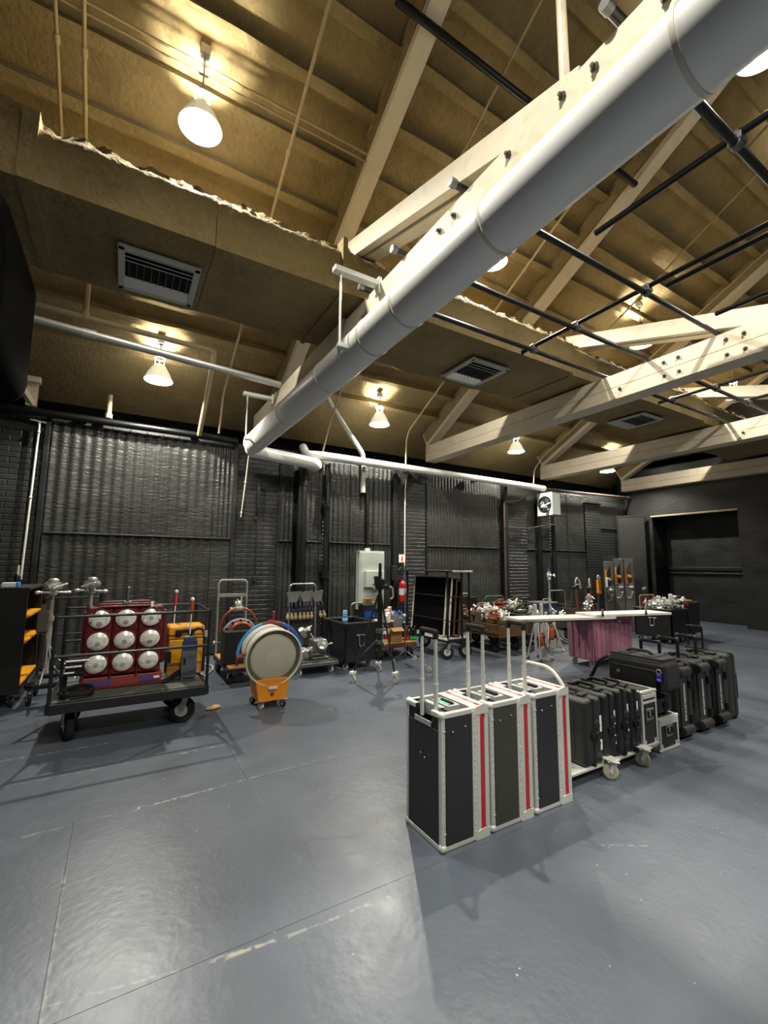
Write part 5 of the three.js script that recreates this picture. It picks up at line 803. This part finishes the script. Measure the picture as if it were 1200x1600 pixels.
{ // thin stand
  const t = thing('light_stand', 'thin chrome stand with flat spread legs right of the crank stand', 'stand', [3.86, 0, -5.85]);
  part('column', [cy(0.01, 0.012, 1.0, 0, 0.56, 0, 12), cy(0.008, 0.008, 0.5, 0, 1.25, 0, 10)], M.dullSteel, t);
  for (const [x, z] of [[-0.18, -0.05], [0.0, 0.62], [0.25, -0.1]]) { part('leg', [pipe([[0, 0.2, 0], [x * 0.5, 0.12, z * 0.5], [x, 0.06, z]], 0.007, 0.05, 8)], M.dullSteel, t); part('wheel', cy(0.035, 0.035, 0.02, x, 0.036, z, 16, 0, 0.6, Math.PI / 2), M.lightGrey, t); }
  part('knob', [sp(0.03, -0.02, 0.72, 0.02), bar([-0.02, 0.66, 0], [-0.1, 0.7, 0.02], 0.012, 8), sp(0.022, -0.02, 0.62, 0.01)], std(0xa9b4c4, 0.35, 0.4), t);
}
{ // cart of supplies behind the black bin
  const t = thing('supply_cart', 'wooden supply cart with a black hoop behind the crank stand', 'cart', [3.88, 0, -6.65]);
  part('deck', rb(0.7, 0.06, 0.75, 0.08, 0.2, 0.1, 0.006, 1), M.brown, t); part('board', rb(0.68, 0.02, 0.73, 0.08, 0.245, 0.1, 0.004, 1), M.plywood, t);
  part('hoop', pipe([[-0.42, 0.2, -0.25], [-0.42, 0.84, -0.25], [0.1, 0.84, -0.25], [0.1, 0.2, -0.25]], 0.014, 0.06, 10), M.steel, t);
  for (const [x, z] of [[-0.2, 0.4], [0.36, 0.4], [-0.2, -0.2], [0.36, -0.2]]) caster(t, x, z, 0.17, 0.07, 0.04, 0.3);
  const cr = thing('tote', 'dark blue tote of supplies hung on the black hoop of the supply cart', 'box', [3.66, 0.62, -6.72]); part('body', rb(0.24, 0.24, 0.2, 0, 0.1, 0, 0.02, 2), M.black, cr); part('blue_front', rb(0.2, 0.1, 0.01, 0, 0.05, 0.102, 0.004, 1), M.blue, cr, 'blue front panel'); part('carton', rb(0.12, 0.1, 0.1, 0.0, 0.26, 0.02, 0.006, 1), M.cardboard, cr); part('leg', bar([0, 0, 0], [0, -0.35, 0], 0.02, 8), M.black, cr);
  const bin = thing('waste_bin', 'grey plastic waste bin lined with blue gloves on the supply cart', 'bin', [4.1, 0.256, -6.5]); part('body', lathe([[0, 0], [0.1, 0], [0.13, 0.4], [0.136, 0.41], [0.12, 0.4], [0.095, 0.02], [0, 0.02]], 24), M.grey, bin);
  for (let i = 0; i < 5; i++) part('glove', sp(0.035, -0.09 + i * 0.045, 0.42 + (i % 2) * 0.02, 0.05 - (i % 3) * 0.04, 1, 1.2, 0.8), i % 2 ? M.blue : std(0x9db8e0, 0.6), bin, 'blue rubber glove');
  const ctn = thing('carton', 'small brown cardboard carton at the front of the supply cart', 'carton', [3.95, 0.256, -6.32]); part('box', rb(0.22, 0.2, 0.18, 0, 0.1, 0, 0.004, 1), M.cardboard, ctn); part('flap', rb(0.22, 0.008, 0.1, 0, 0.2, 0.12, 0.002, 1, 0.5), M.cardboard, ctn);
  for (const [i, x] of [4.2, 4.27, 4.33].entries()) { const b = thing('drink_bottle', ['dark bottle with a red label in the supply cart corner', 'dark bottle with bright green base band, left of the pair', 'dark bottle with bright green base band at the cart corner'][i], 'bottle', [x, 0.256, -6.3 + i * 0.02]); part('body', lathe([[0, 0], [0.032, 0], [0.034, 0.15], [0.02, 0.2], [0.013, 0.23], [0, 0.235]], 16), i ? std(0x14241a, 0.2) : M.maroon, b); part('band', cy(0.035, 0.035, 0.055, 0, 0.04, 0, 16), i ? std(0x27a35a, 0.4) : M.red, b, i ? 'green band' : 'red band'); }
  const P = [[3.78, 0.62, -6.45, M.skyBlue, 'blue folded cloth bundle on the supply cart'], [3.86, 0.58, -6.4, M.white, 'white paper pack on the supply cart'], [3.95, 0.66, -6.5, std(0xc9a57d, 0.6), 'tan pack on top of the supply cart load']];
  const st = thing('storage_tub', 'white-rimmed storage tub on the supply cart under the bundles', 'tub', [3.86, 0.256, -6.55]); part('tub', rb(0.3, 0.3, 0.26, 0, 0.15, 0, 0.02, 2), M.plasticGrey, st); part('lid', rb(0.32, 0.03, 0.28, 0, 0.31, 0, 0.01, 2), M.white, st);
  for (const [x, y, z, m, l] of P) { const g = new RoundedBoxGeometry(0.13, 0.14, 0.1, 3, 0.03); solo('bundle', l, 'bundle', [g, rb(0.09, 0.05, 0.07, 0.02, 0.08, 0.01, 0.02, 2, 0, 0.4, 0.2)], m, [x, y + 0.03, z], 0.4); }
  for (const [i, [x, z]] of [[3.74, -6.33], [3.8, -6.28]].entries()) { const b = thing('spray_bottle', ['white spray bottle with a blue label behind the crank stand', 'small white bottle with a red cap behind the crank stand'][i], 'bottle', [x, 0.256, z]); part('body', lathe([[0, 0], [0.04, 0], [0.042, 0.16], [0.015, 0.22], [0, 0.225]], 16), M.white, b); part('label_band', cy(0.043, 0.043, 0.08, 0, 0.09, 0, 16), i ? M.red : M.blue, b); part('cap', [cy(0.016, 0.016, 0.05, 0, 0.24, 0, 12), rb(0.02, 0.02, 0.06, 0, 0.26, 0.02, 0.006, 1)], i ? M.red : M.skyBlue, b); }
}
{ // rack cart of black panels
  const t = thing('panel_rack', 'tall black rack cart with a top shelf, holding upright black panels', 'rack', [0, 0, 0]);
  const x0 = 4.6, x1 = 5.06, z0 = -6.9, z1 = -5.72;
  part('top_shelf', rb(x1 - x0 + 0.06, 0.028, z1 - z0 + 0.42, (x0 + x1) / 2, 1.4, (z0 + z1) / 2 - 0.17, 0.006, 1), M.black, t); part('shelf_end', rb(0.42, 0.03, 0.04, x1 - 0.18, 1.402, z1 + 0.045, 0.004, 1), M.cream, t, 'pale shelf end');
  for (const [x, z] of [[x0 - 0.0, z1], [x1, z1], [x0, z0], [x1, z0], [x1 - 0.16, z1]]) part('upright', rb(0.028, 1.1, 0.028, x, 0.84, z, 0.005, 1), M.satin, t);
  for (const y of [1.0, 0.62]) part('side_rail', rb(0.012, 0.012, z1 - z0, x0 - 0.03, y, (z0 + z1) / 2, 0.004, 1), M.matte, t);
  for (const y of [0.98, 0.6]) part('end_rail', rb(x1 - x0, 0.02, 0.02, (x0 + x1) / 2, y, z1, 0.004, 1), M.satin, t);
  part('base', [rb(0.05, 0.05, z1 - z0 + 0.05, x0, 0.29, (z0 + z1) / 2, 0.008, 1), rb(0.05, 0.05, z1 - z0 + 0.05, x1, 0.29, (z0 + z1) / 2, 0.008, 1), rb(x1 - x0, 0.05, 0.05, (x0 + x1) / 2, 0.29, z1, 0.008, 1), rb(x1 - x0, 0.05, 0.05, (x0 + x1) / 2, 0.29, z0, 0.008, 1)], M.satin, t); part('deck', [rb(x1 - x0, 0.015, z1 - z0, (x0 + x1) / 2, 0.322, (z0 + z1) / 2, 0.003, 1), rb(0.03, 0.03, z1 - z0 + 0.04, x0 - 0.03, 0.315, (z0 + z1) / 2, 0.006, 1)], M.lightGrey, t);
  for (const [x, z, a] of [[x0 + 0.05, z1 - 0.03, 1.2], [x1 - 0.05, z1 + 0.0, 1.2], [x0 + 0.05, z0 + 0.05, 1.1], [x1 - 0.05, z0 + 0.05, 1.0]]) caster(t, x, z, 0.265, 0.115, 0.05, a, M.rubber, M.cream, M.steel, 'wheel_fork');
  const L = ['big black faced panel with a pale wooden edge, outermost in the rack cart', 'second panel with white edges in the rack cart', 'third panel in the rack cart, set behind the white-edged one', 'black panel deepest in the rack cart'];
  for (let i = 0; i < 4; i++) {
    const p = thing('black_panel', L[i], 'panel', [4.62 + i * 0.07, 0.335, -6.32 + i * 0.04], 0, 'panels standing in the rack cart');
    const h = 0.99 - i * 0.02, w = 0.94, T = g => g.rotateZ(-0.09);
    part('face', T(rb(0.012, h - 0.06, w - 0.06, 0, h / 2, 0, 0.003, 1)), M.dead, p); const fm = i === 0 ? M.plywood : i === 1 ? M.cream : M.brown;
    part('frame', [T(rb(0.03, h, 0.03, 0.006, h / 2, -w / 2 + 0.015, 0.004, 1)), T(rb(0.03, h, 0.022, 0.006, h / 2, w / 2 - 0.011, 0.004, 1)), T(rb(0.03, 0.02, w, 0.006, h - 0.01, 0, 0.004, 1)), T(rb(0.03, 0.02, w, 0.006, 0.01, 0, 0.004, 1))], i === 0 ? M.cream : fm, p); if (!i) part('wood_edge', T(rb(0.034, h - 0.05, 0.014, 0.006, h / 2, -w / 2 - 0.004, 0.003, 1)), M.plywood, p, 'bare plywood edge');
  }
  const bot = thing('chrome_pole', 'pair of short chrome poles standing at the rack cart right end', 'pole', [4.98, 0.33, -5.85]); part('pole', [bar([0, 0, 0], [0.01, 0.75, 0], 0.016, 10), bar([-0.06, 0, 0], [-0.05, 0.6, 0], 0.016, 10)], M.dullSteel, bot); part('top', [sp(0.022, 0.01, 0.76, 0), sp(0.02, -0.05, 0.61, 0)], M.chrome, bot);
}
// ---- wooden-sided carts full of grip gear
function gearCart(lab, x0, x1, z0, z1, wood, hoopMat, hoopH, hoopSpan) {
  const t = thing('gear_cart', lab, 'cart'), cx = (x0 + x1) / 2, cz = (z0 + z1) / 2;
  part('deck', rb(x1 - x0, 0.05, z1 - z0, cx, 0.3, cz, 0.006, 1), wood, t);
  for (const x of [x0, x1]) part('side_board', [rb(0.02, 0.05, z1 - z0, x, 0.35, cz, 0.004, 1), rb(0.02, 0.1, z1 - z0, x, 0.44, cz, 0.004, 1), rb(0.025, 0.02, z1 - z0, x, 0.62, cz, 0.004, 1)], wood, t);
  for (const z of [z0, z1]) part('end_board', rb(x1 - x0, 0.14, 0.02, cx, 0.4, z, 0.004, 1), wood, t);
  for (const x of [x0, x1]) for (const z of [z0, cz, z1]) part('stake', rb(0.03, 0.34, 0.03, x, 0.47, z, 0.004, 1), M.brown, t);
  const [h0, h1] = hoopSpan; part('hoop', pipe([[h0, 0.3, z0 - 0.03], [h0, hoopH, z0 - 0.05], [h1, hoopH, z0 - 0.05], [h1, 0.3, z0 - 0.03]], 0.014, 0.09, 12), hoopMat, t);
  for (const [x, z] of [[x0 + 0.1, z1 - 0.15], [x1 - 0.1, z1 - 0.15], [x0 + 0.1, z0 + 0.2], [x1 - 0.1, z0 + 0.2]]) caster(t, x, z, 0.275, 0.115, 0.055, 0.5 + x, M.rubber, M.dullSteel, M.black, 'wheel_fork');
  return t;
}
const woodCart = std(0x5a4322, 0.65, 0, { bumpMap: grain, bumpScale: 0.002 });
gearCart('wooden-sided gear cart heaped with clamps and brown straps beside the rack cart', 5.62, 6.3, -6.95, -5.62, woodCart, M.steel, 0.93, [5.72, 6.2]);
gearCart('dark gear cart with a green hoop, full of chrome fittings', 6.5, 7.2, -6.9, -5.75, std(0x2c3328, 0.6), M.green, 0.86, [6.58, 7.12]);
gearCart('gear cart with a brown hoop standing third in the line of carts', 7.45, 8.1, -7.0, -5.95, std(0x3a3732, 0.7), M.rust, 0.83, [7.5, 8.05]);
gearCart('far gear cart with a grey hoop near the tall steel plates', 9.0, 9.7, -7.3, -6.5, std(0x2f3034, 0.6), M.steel, 0.9, [9.05, 9.65]);
{ // grip clamps heaped on the carts, three builds copied around
  const G = 'chrome grip clamps heaped on the gear carts', LB = 'small chrome grip clamp lying in the heap on a gear cart';
  const build = k => {
    const t = thing('grip_clamp', LB, 'clamp', [0, 0, 0], 0, G);
    if (k === 0) { part('jaw', [rb(0.1, 0.05, 0.05, 0, 0.03, 0, 0.015, 2), rb(0.05, 0.1, 0.04, 0.05, 0.06, 0.01, 0.012, 2)], M.chrome, t); part('screw', bar([-0.09, 0.05, 0], [0.03, 0.08, 0], 0.011, 8), M.alu, t); part('knob', rb(0.025, 0.09, 0.02, -0.1, 0.05, 0, 0.008, 2, 0.5), M.alu, t); }
    else if (k === 1) { part('jaw', [cy(0.035, 0.035, 0.1, 0, 0.04, 0, 14, 1.2, 0.3), cy(0.028, 0.028, 0.08, 0.05, 0.06, 0.03, 14, 0, 0, 1.1)], M.chrome, t); part('screw', bar([0, 0.05, 0], [0.1, 0.1, -0.05], 0.01, 8), M.alu, t); part('knob', sp(0.02, 0.1, 0.1, -0.05), M.white, t); }
    else { part('jaw', [cy(0.045, 0.045, 0.035, 0, 0.05, 0, 18, 1.35), cy(0.045, 0.045, 0.03, 0, 0.06, 0.04, 18, 1.35)], M.alu, t); part('screw', bar([0, 0.05, -0.04], [0.02, 0.08, 0.1], 0.011, 8), M.chrome, t); part('knob', rb(0.09, 0.02, 0.02, 0.02, 0.085, 0.1, 0.008, 2, 0, 0, 0.6), M.chrome, t); }
    return t;
  };
  const B = [build(0), build(1), build(2)]; let n = 0;
  const heap = (x0, x1, z0, z1, y, count, top, LB, G) => { for (let i = 0; i < count; i++) { const u = rnd(), v = rnd(), p = [x0 + (x1 - x0) * u, y + top * (1 - Math.abs(2 * v - 1)) * rr(0.3, 1), z0 + (z1 - z0) * v]; const k = n % 3, c = n < 3 ? B[k] : copy(B[k], LB, undefined, undefined, G); c.userData.label = LB; c.userData.group = G; c.position.set(...p); c.rotation.set(rr(-0.6, 0.6), rr(0, 6.28), rr(-0.6, 0.6)); n++; } };
  heap(5.68, 6.2, -6.85, -5.7, 0.5, 34, 0.24, 'small chrome grip clamp lying in the heap on the wooden-sided gear cart', 'chrome grip clamps heaped on the wooden-sided cart'); heap(6.56, 7.1, -6.8, -5.85, 0.5, 34, 0.26, 'small chrome grip clamp lying in the heap on the green-hooped cart', 'chrome grip clamps heaped on the green-hooped cart'); heap(7.5, 8.0, -6.9, -6.05, 0.45, 14, 0.2, 'small chrome grip clamp lying on the brown-hooped third cart', 'chrome grip clamps lying on the brown-hooped cart');
  const G2 = 'chrome grip clamps heaped in the black bin at right', L2 = 'small chrome grip clamp in the heap on the black bin at right';
  for (let i = 0; i < 40; i++) { const c = copy(B[i % 3], L2, [rr(9.38, 9.86), 0.62 + rr(0, 0.16), rr(-5.35, -4.75)], rr(0, 6.28), G2); c.rotation.x = rr(-0.6, 0.6); }
  // bundles of strap and cable among the clamps
  const S = (l, m, x, y, z, r = 0.1, r2 = 0.022) => solo('strap_coil', l, 'strap', [ring(r, r2, 20).rotateX(1.2).rotateY(x * 7), ring(r * 0.85, r2, 20).rotateX(1.5).rotateY(x * 3).translate(0.02, 0.04, 0.01), ring(r * 0.7, r2 * 0.9, 18).rotateX(1.0).translate(0, 0.07, 0.02)], m, [x, y, z]);
  S('brown strap coil at the far left corner of the wooden-sided gear cart', M.maroonLight, 5.75, 0.62, -6.75); S('brown strap coil in the middle of the wooden-sided gear cart', std(0x6b3a28, 0.7), 5.8, 0.66, -6.3); S('rust orange strap coil near the front of the wooden-sided gear cart', std(0x9b4a26, 0.7), 5.8, 0.6, -5.95); S('dark green cable coil at the front of the green-hooped cart', std(0x243a26, 0.7), 6.6, 0.68, -6.0, 0.12); S('olive strap coil on the green-hooped cart', std(0x4a4d38, 0.7), 6.9, 0.7, -6.4); S('rust strap coil beside the green hoop', std(0x8a4526, 0.7), 6.62, 0.72, -6.6);
  const cr = thing('crate', 'grey wire crate standing at the back of the wooden-sided gear cart', 'crate', [6.0, 0.33, -6.72]); part('panel', rb(0.46, 0.5, 0.03, 0, 0.3, -0.1, 0.01, 2), M.plasticGrey, cr); for (let i = 0; i < 6; i++) part('loop', curve([[0.1 + i * 0.03, 0.05, 0], [0.14 + i * 0.03, 0.42, 0.04], [0.3 + i * 0.02, 0.4, 0.1], [0.34 + i * 0.02, 0.1, 0.08]], 0.01, 8, 16), M.grey, cr);
  const gb = thing('green_box', 'dark blue and green padded case behind the green hoop', 'case', [6.85, 0.33, -6.7]); part('body', rb(0.5, 0.42, 0.2, 0, 0.22, 0, 0.03, 3), std(0x1c2740, 0.6), gb); part('trim', [rb(0.52, 0.03, 0.21, 0, 0.42, 0, 0.012, 2), rb(0.46, 0.1, 0.03, 0, 0.3, 0.1, 0.012, 2)], M.green, gb, 'green trim');
  const bl = thing('blue_case', 'blue padded case with grey lid on the third gear cart', 'case', [7.8, 0.33, -6.5]); part('body', rb(0.46, 0.36, 0.4, 0, 0.18, 0, 0.03, 3), M.navy, bl); part('lid', rb(0.48, 0.06, 0.42, 0, 0.39, 0, 0.02, 2), M.dullSteel, bl); part('handle', pipe([[-0.1, 0.42, 0.1], [-0.1, 0.48, 0.1], [0.12, 0.48, 0.1], [0.12, 0.42, 0.1]], 0.012, 0.03, 8), M.grey, bl);
}
function lowStand(lab, pos, turn, h, bag) { // folded low stand with an orange sandbag
  const t = thing('low_stand', lab, 'stand', pos, turn);
  for (const x of [-0.085, 0.085]) part('column', [rb(0.045, h, 0.04, x, h / 2 + 0.06, 0, 0.008, 2)], M.alu, t);
  for (const [x, z] of [[-0.16, 0.12], [0.16, 0.12], [-0.12, -0.14], [0.14, -0.14]]) { part('leg', sq([x * 0.4, h * 0.72, z * 0.3], [x, 0.05, z], 0.018, 0.022), M.alu, t); part('foot', [rb(0.05, 0.04, 0.05, x, 0.022, z, 0.012, 2)], x > 0.15 ? M.white : M.dullSteel, t); }
  part('gusset', [ext([[-0.07, 0], [0.07, 0], [0.04, 0.14], [-0.04, 0.14]], 0.01, 0.002).translate(-0.05, 0.06, 0.1), ext([[-0.05, 0], [0.05, 0], [0.02, 0.1], [-0.02, 0.1]], 0.01, 0.002).translate(0.08, 0.1, 0.1)], std(0xb9c2b4, 0.4, 0.4), t);
  part('cross_bar', [rb(0.22, 0.03, 0.03, 0, h * 0.72, 0, 0.006, 1), rb(0.24, 0.025, 0.02, 0, h * 0.45, 0.05, 0.006, 1)], M.dullSteel, t);
  const s = thing('sandbag', bag, 'bag', [pos[0], 0.24, pos[2] + 0.02], turn); part('lobe', rb(0.11, 0.2, 0.1, -0.02, 0.06, 0.0, 0.045, 4), M.orangeStrap, s); part('lobe', rb(0.07, 0.18, 0.09, 0.09, 0.06, -0.03, 0.034, 4), std(0x8a4a1e, 0.8), s); part('strap', rb(0.16, 0.02, 0.03, 0.02, 0.17, 0, 0.008, 2), std(0xb6401f, 0.7), s);
}
lowStand('silver low stand with two square posts, left one under the white board end', [5.95, 0, -5.05], 0.1, 0.82, 'orange sandbag inside the left silver low stand');
lowStand('silver low stand right of the first, half hidden by the white board', [6.72, 0, -5.45], -0.2, 0.62, 'orange sandbag inside the right silver low stand');
{ const t = gripStand('grip_stand', 'tall chrome grip stand with a blue top rising above the white board', [7.33, 0, -5.93], 1.38, 0.8); part('blue_top', cy(0.03, 0.03, 0.05, 0, 1.43, 0, 14), M.blue, t, 'blue top'); }
{ // cluster of stands with curved chrome arms
  const C = [[8.55, -6.25, 1.2, 0, 'brown wooden tripod with a chrome curved arm, left of the cluster'], [8.8, -6.1, 1.18, 0.5, 'brown wooden tripod with chrome curved arm, right of the cluster']];
  for (const [x, z, h, a, l] of C) { const t = thing('wooden_tripod', l, 'tripod', [x, 0, z], a); for (let i = 0; i < 3; i++) { const b = i * 2.1; part('leg', sq([0.04 * Math.cos(b), h * 0.85, 0.04 * Math.sin(b)], [0.2 * Math.cos(b), 0.02, 0.2 * Math.sin(b)], 0.035, 0.03), M.brown, t); } part('head', [rb(0.1, 0.08, 0.1, 0, h * 0.86, 0, 0.02, 2)], M.black, t); part('curved_arm', curve([[0, h * 0.85, 0.02], [0.01, h * 0.98, 0.02], [0.06, h * 1.04, 0.02], [0.14, h * 0.98, 0.02], [0.17, h * 0.84, 0.02]], 0.018, 10, 24), M.chrome, t); part('cross_bar', bar([0, h * 0.92, 0.03], [0.15, h * 0.93, 0.03], 0.012, 8), M.alu, t); }
  gripStand('grip_stand', 'short chrome grip stand left of the brown tripods', [8.3, 0, -5.75], 0.92, 1.2); gripStand('grip_stand', 'short white-taped grip stand in front of the brown tripods', [8.0, 0, -5.6], 0.8, 0.2);
}
{ // three tall steel plates with straps
  const N = ['leftmost tall grey steel plate with a yellow and white strap', 'middle tall grey steel plate with a yellow and orange strap', 'rightmost tall grey steel plate with an orange strap and chrome clamp'];
  [[10.19, -6.5, 1.62], [10.34, -6.34, 1.69], [10.49, -6.18, 1.7]].forEach(([x, z, h], i) => {
    const t = thing('steel_plate', N[i], 'plate', [x, 0, z], -0.85, 'tall slotted steel plates near the corner');
    const w = 0.19; part('plate', ext([[-w / 2, 0.05], [w / 2, 0.05], [w / 2, h], [-w / 2, h]], 0.03, 0.004, [[[-w / 2 + 0.035, h - 0.6], [w / 2 - 0.05, h - 0.6], [w / 2 - 0.04, h - 0.12], [w / 2 - 0.06, h - 0.08], [-w / 2 + 0.035, h - 0.3]]]), M.plateSteel, t);
    part('flange', [rb(0.02, h - 0.05, 0.07, w / 2, h / 2 + 0.02, -0.01, 0.005, 1), rb(0.02, h - 0.05, 0.07, -w / 2, h / 2 + 0.02, -0.01, 0.005, 1)], M.plateSteel, t); part('base', rb(0.2, 0.05, 0.12, 0, 0.025, 0, 0.008, 1), M.dullSteel, t);
    part('strap', [rb(0.035, 0.2, 0.02, -w / 2 + 0.03, h - 0.3, 0.03, 0.006, 1)], i < 2 ? M.yellow : M.orangeStrap, t, 'strap'); part('strap', [rb(0.05, 0.24, 0.03, -w / 2 + 0.04, h - 0.5, 0.035, 0.01, 2)], i ? M.orangeStrap : M.white, t, 'strap');
    part('ratchet', [rb(0.07, 0.06, 0.05, -w / 2 + 0.09, h - 0.42, 0.05, 0.015, 2), sp(0.03, -w / 2 + 0.12, h - 0.44, 0.06)], i ? M.orange : M.steel, t);
    part('clamp', [rb(0.1, 0.06, 0.06, 0.03, h - 0.68, 0.05, 0.02, 2), bar([0.0, h - 0.95, 0.05], [0.05, h - 0.8, 0.06], 0.014, 8), sp(0.025, 0.05, h - 0.8, 0.06), sp(0.022, -0.04, h - 0.93, 0.06)], M.chrome, t);
  });
  const o = thing('sandbag', 'orange bag with a chrome ring on a thin post left of the tall steel plates', 'bag', [9.86, 0.92, -6.55]); part('bag', rb(0.12, 0.34, 0.08, 0, 0.1, 0, 0.03, 3), M.orange, o); part('stand', [bar([0.03, -0.92, -0.05], [0.03, 0.32, -0.05], 0.012, 8), cy(0.09, 0.1, 0.02, 0.03, -0.91, -0.05, 18)], M.dullSteel, o); part('ring', [ring(0.05, 0.015, 20).translate(-0.03, 0.32, 0.02), bar([0.03, 0.27, 0], [0.03, 0.36, 0], 0.014, 8)], M.chrome, o);
  const cl = thing('pipe_clamp', 'chrome pipe clamp with a short stem right of the steel plates', 'clamp', [10.95, 0.75, -6.1]); part('jaw', [rb(0.12, 0.06, 0.06, 0, 0.22, 0, 0.02, 2), sp(0.03, 0.05, 0.24, 0)], M.chrome, cl); part('stem', bar([-0.02, -0.75, 0], [-0.02, 0.2, 0], 0.014, 8), M.dullSteel, cl);
}
{ // extras on the bins at right
  const r = thing('wire_rack', 'low wire rack standing behind the clamps on the black bin', 'rack', [9.5, 0.62, -5.25]); part('frame', [pipe([[-0.25, 0, 0], [-0.25, 0.3, 0], [0.28, 0.3, 0], [0.28, 0, 0]], 0.01, 0.03, 8)], M.tanPipe, r); for (let i = 0; i < 5; i++) part('wire', bar([-0.17 + i * 0.09, 0, 0], [-0.17 + i * 0.09, 0.3, 0], 0.007, 6), M.copper, r);
  const b = thing('chrome_beam', 'short upright chrome bar among the clamps on the black bin', 'bar', [9.86, 0.68, -4.95]); part('bar', rb(0.05, 0.26, 0.05, 0, 0.14, 0, 0.01, 2), M.white, b); part('knob', [sp(0.025, 0.05, 0.16, 0), sp(0.025, 0.05, 0.08, 0), sp(0.025, -0.06, 0.24, 0)], M.chrome, b);
  const s = thing('strap_pile', 'grey and red strap bundle between the two black bins', 'strap', [10.08, 0.7, -5.0]); part('grey_strap', [rb(0.3, 0.16, 0.24, 0, 0.06, 0, 0.06, 4), rb(0.2, 0.1, 0.2, 0.05, 0.16, 0, 0.05, 3)], M.dullSteel, s); part('red_strap', [rb(0.24, 0.09, 0.22, 0.22, 0.02, 0.02, 0.04, 3)], M.maroonLight, s); part('white_strap', [rb(0.16, 0.06, 0.1, 0.3, 0.12, 0, 0.028, 3)], M.white, s);
  const p = thing('wooden_board', 'pale wooden board laid over the second black bin', 'board', [10.5, 0.775, -5.15]); part('board', rb(0.66, 0.025, 0.3, 0, 0, 0, 0.005, 1), M.plywood, p); part('bracket', [rb(0.04, 0.06, 0.04, 0.26, 0.04, 0, 0.01, 2)], M.cream, p);
  const g = thing('cable_bundle', 'small yellow-green cable bundle on the floor right of the purple bin', 'cable', [8.6, 0.02, -5.3]); part('coil', [ring(0.14, 0.03, 22).rotateX(Math.PI / 2).translate(0, 0.025, 0), ring(0.12, 0.028, 22).rotateX(Math.PI / 2 - 0.2).translate(0.03, 0.075, 0)], std(0x7b8450, 0.7), g); part('tie', rb(0.06, 0.12, 0.05, 0.14, 0.06, 0, 0.015, 2), M.yellow, g);
  const d = thing('rag', 'small tan rag lying on the floor by the flatbed wheel', 'rag', [0.93, 0.004, -5.02], 0.3);
  const gg = new THREE.SphereGeometry(0.07, 18, 10); const q = gg.attributes.position; for (let i = 0; i < q.count; i++) { const n = fbm(q.getX(i) * 2 + 0.5, q.getZ(i) * 2 + 0.5, 8, 3, 91); q.setXYZ(i, q.getX(i) * 1.2, Math.max(0, q.getY(i) * 0.3 + n * 0.02), q.getZ(i) * (0.5 + n * 0.4)); } gg.computeVertexNormals(); part('cloth', gg, std(0xb38a52, 0.85), d);
  solo('cable', 'thin white cable on the floor at the wall behind the hand cart', 'cable', curve([[0.9, 0.012, -6.3], [1.1, 0.015, -6.5], [1.25, 0.02, -7.0], [1.0, 0.02, -7.4]], 0.009, 8, 24), M.cream);
}

renderer.render(scene, camera);
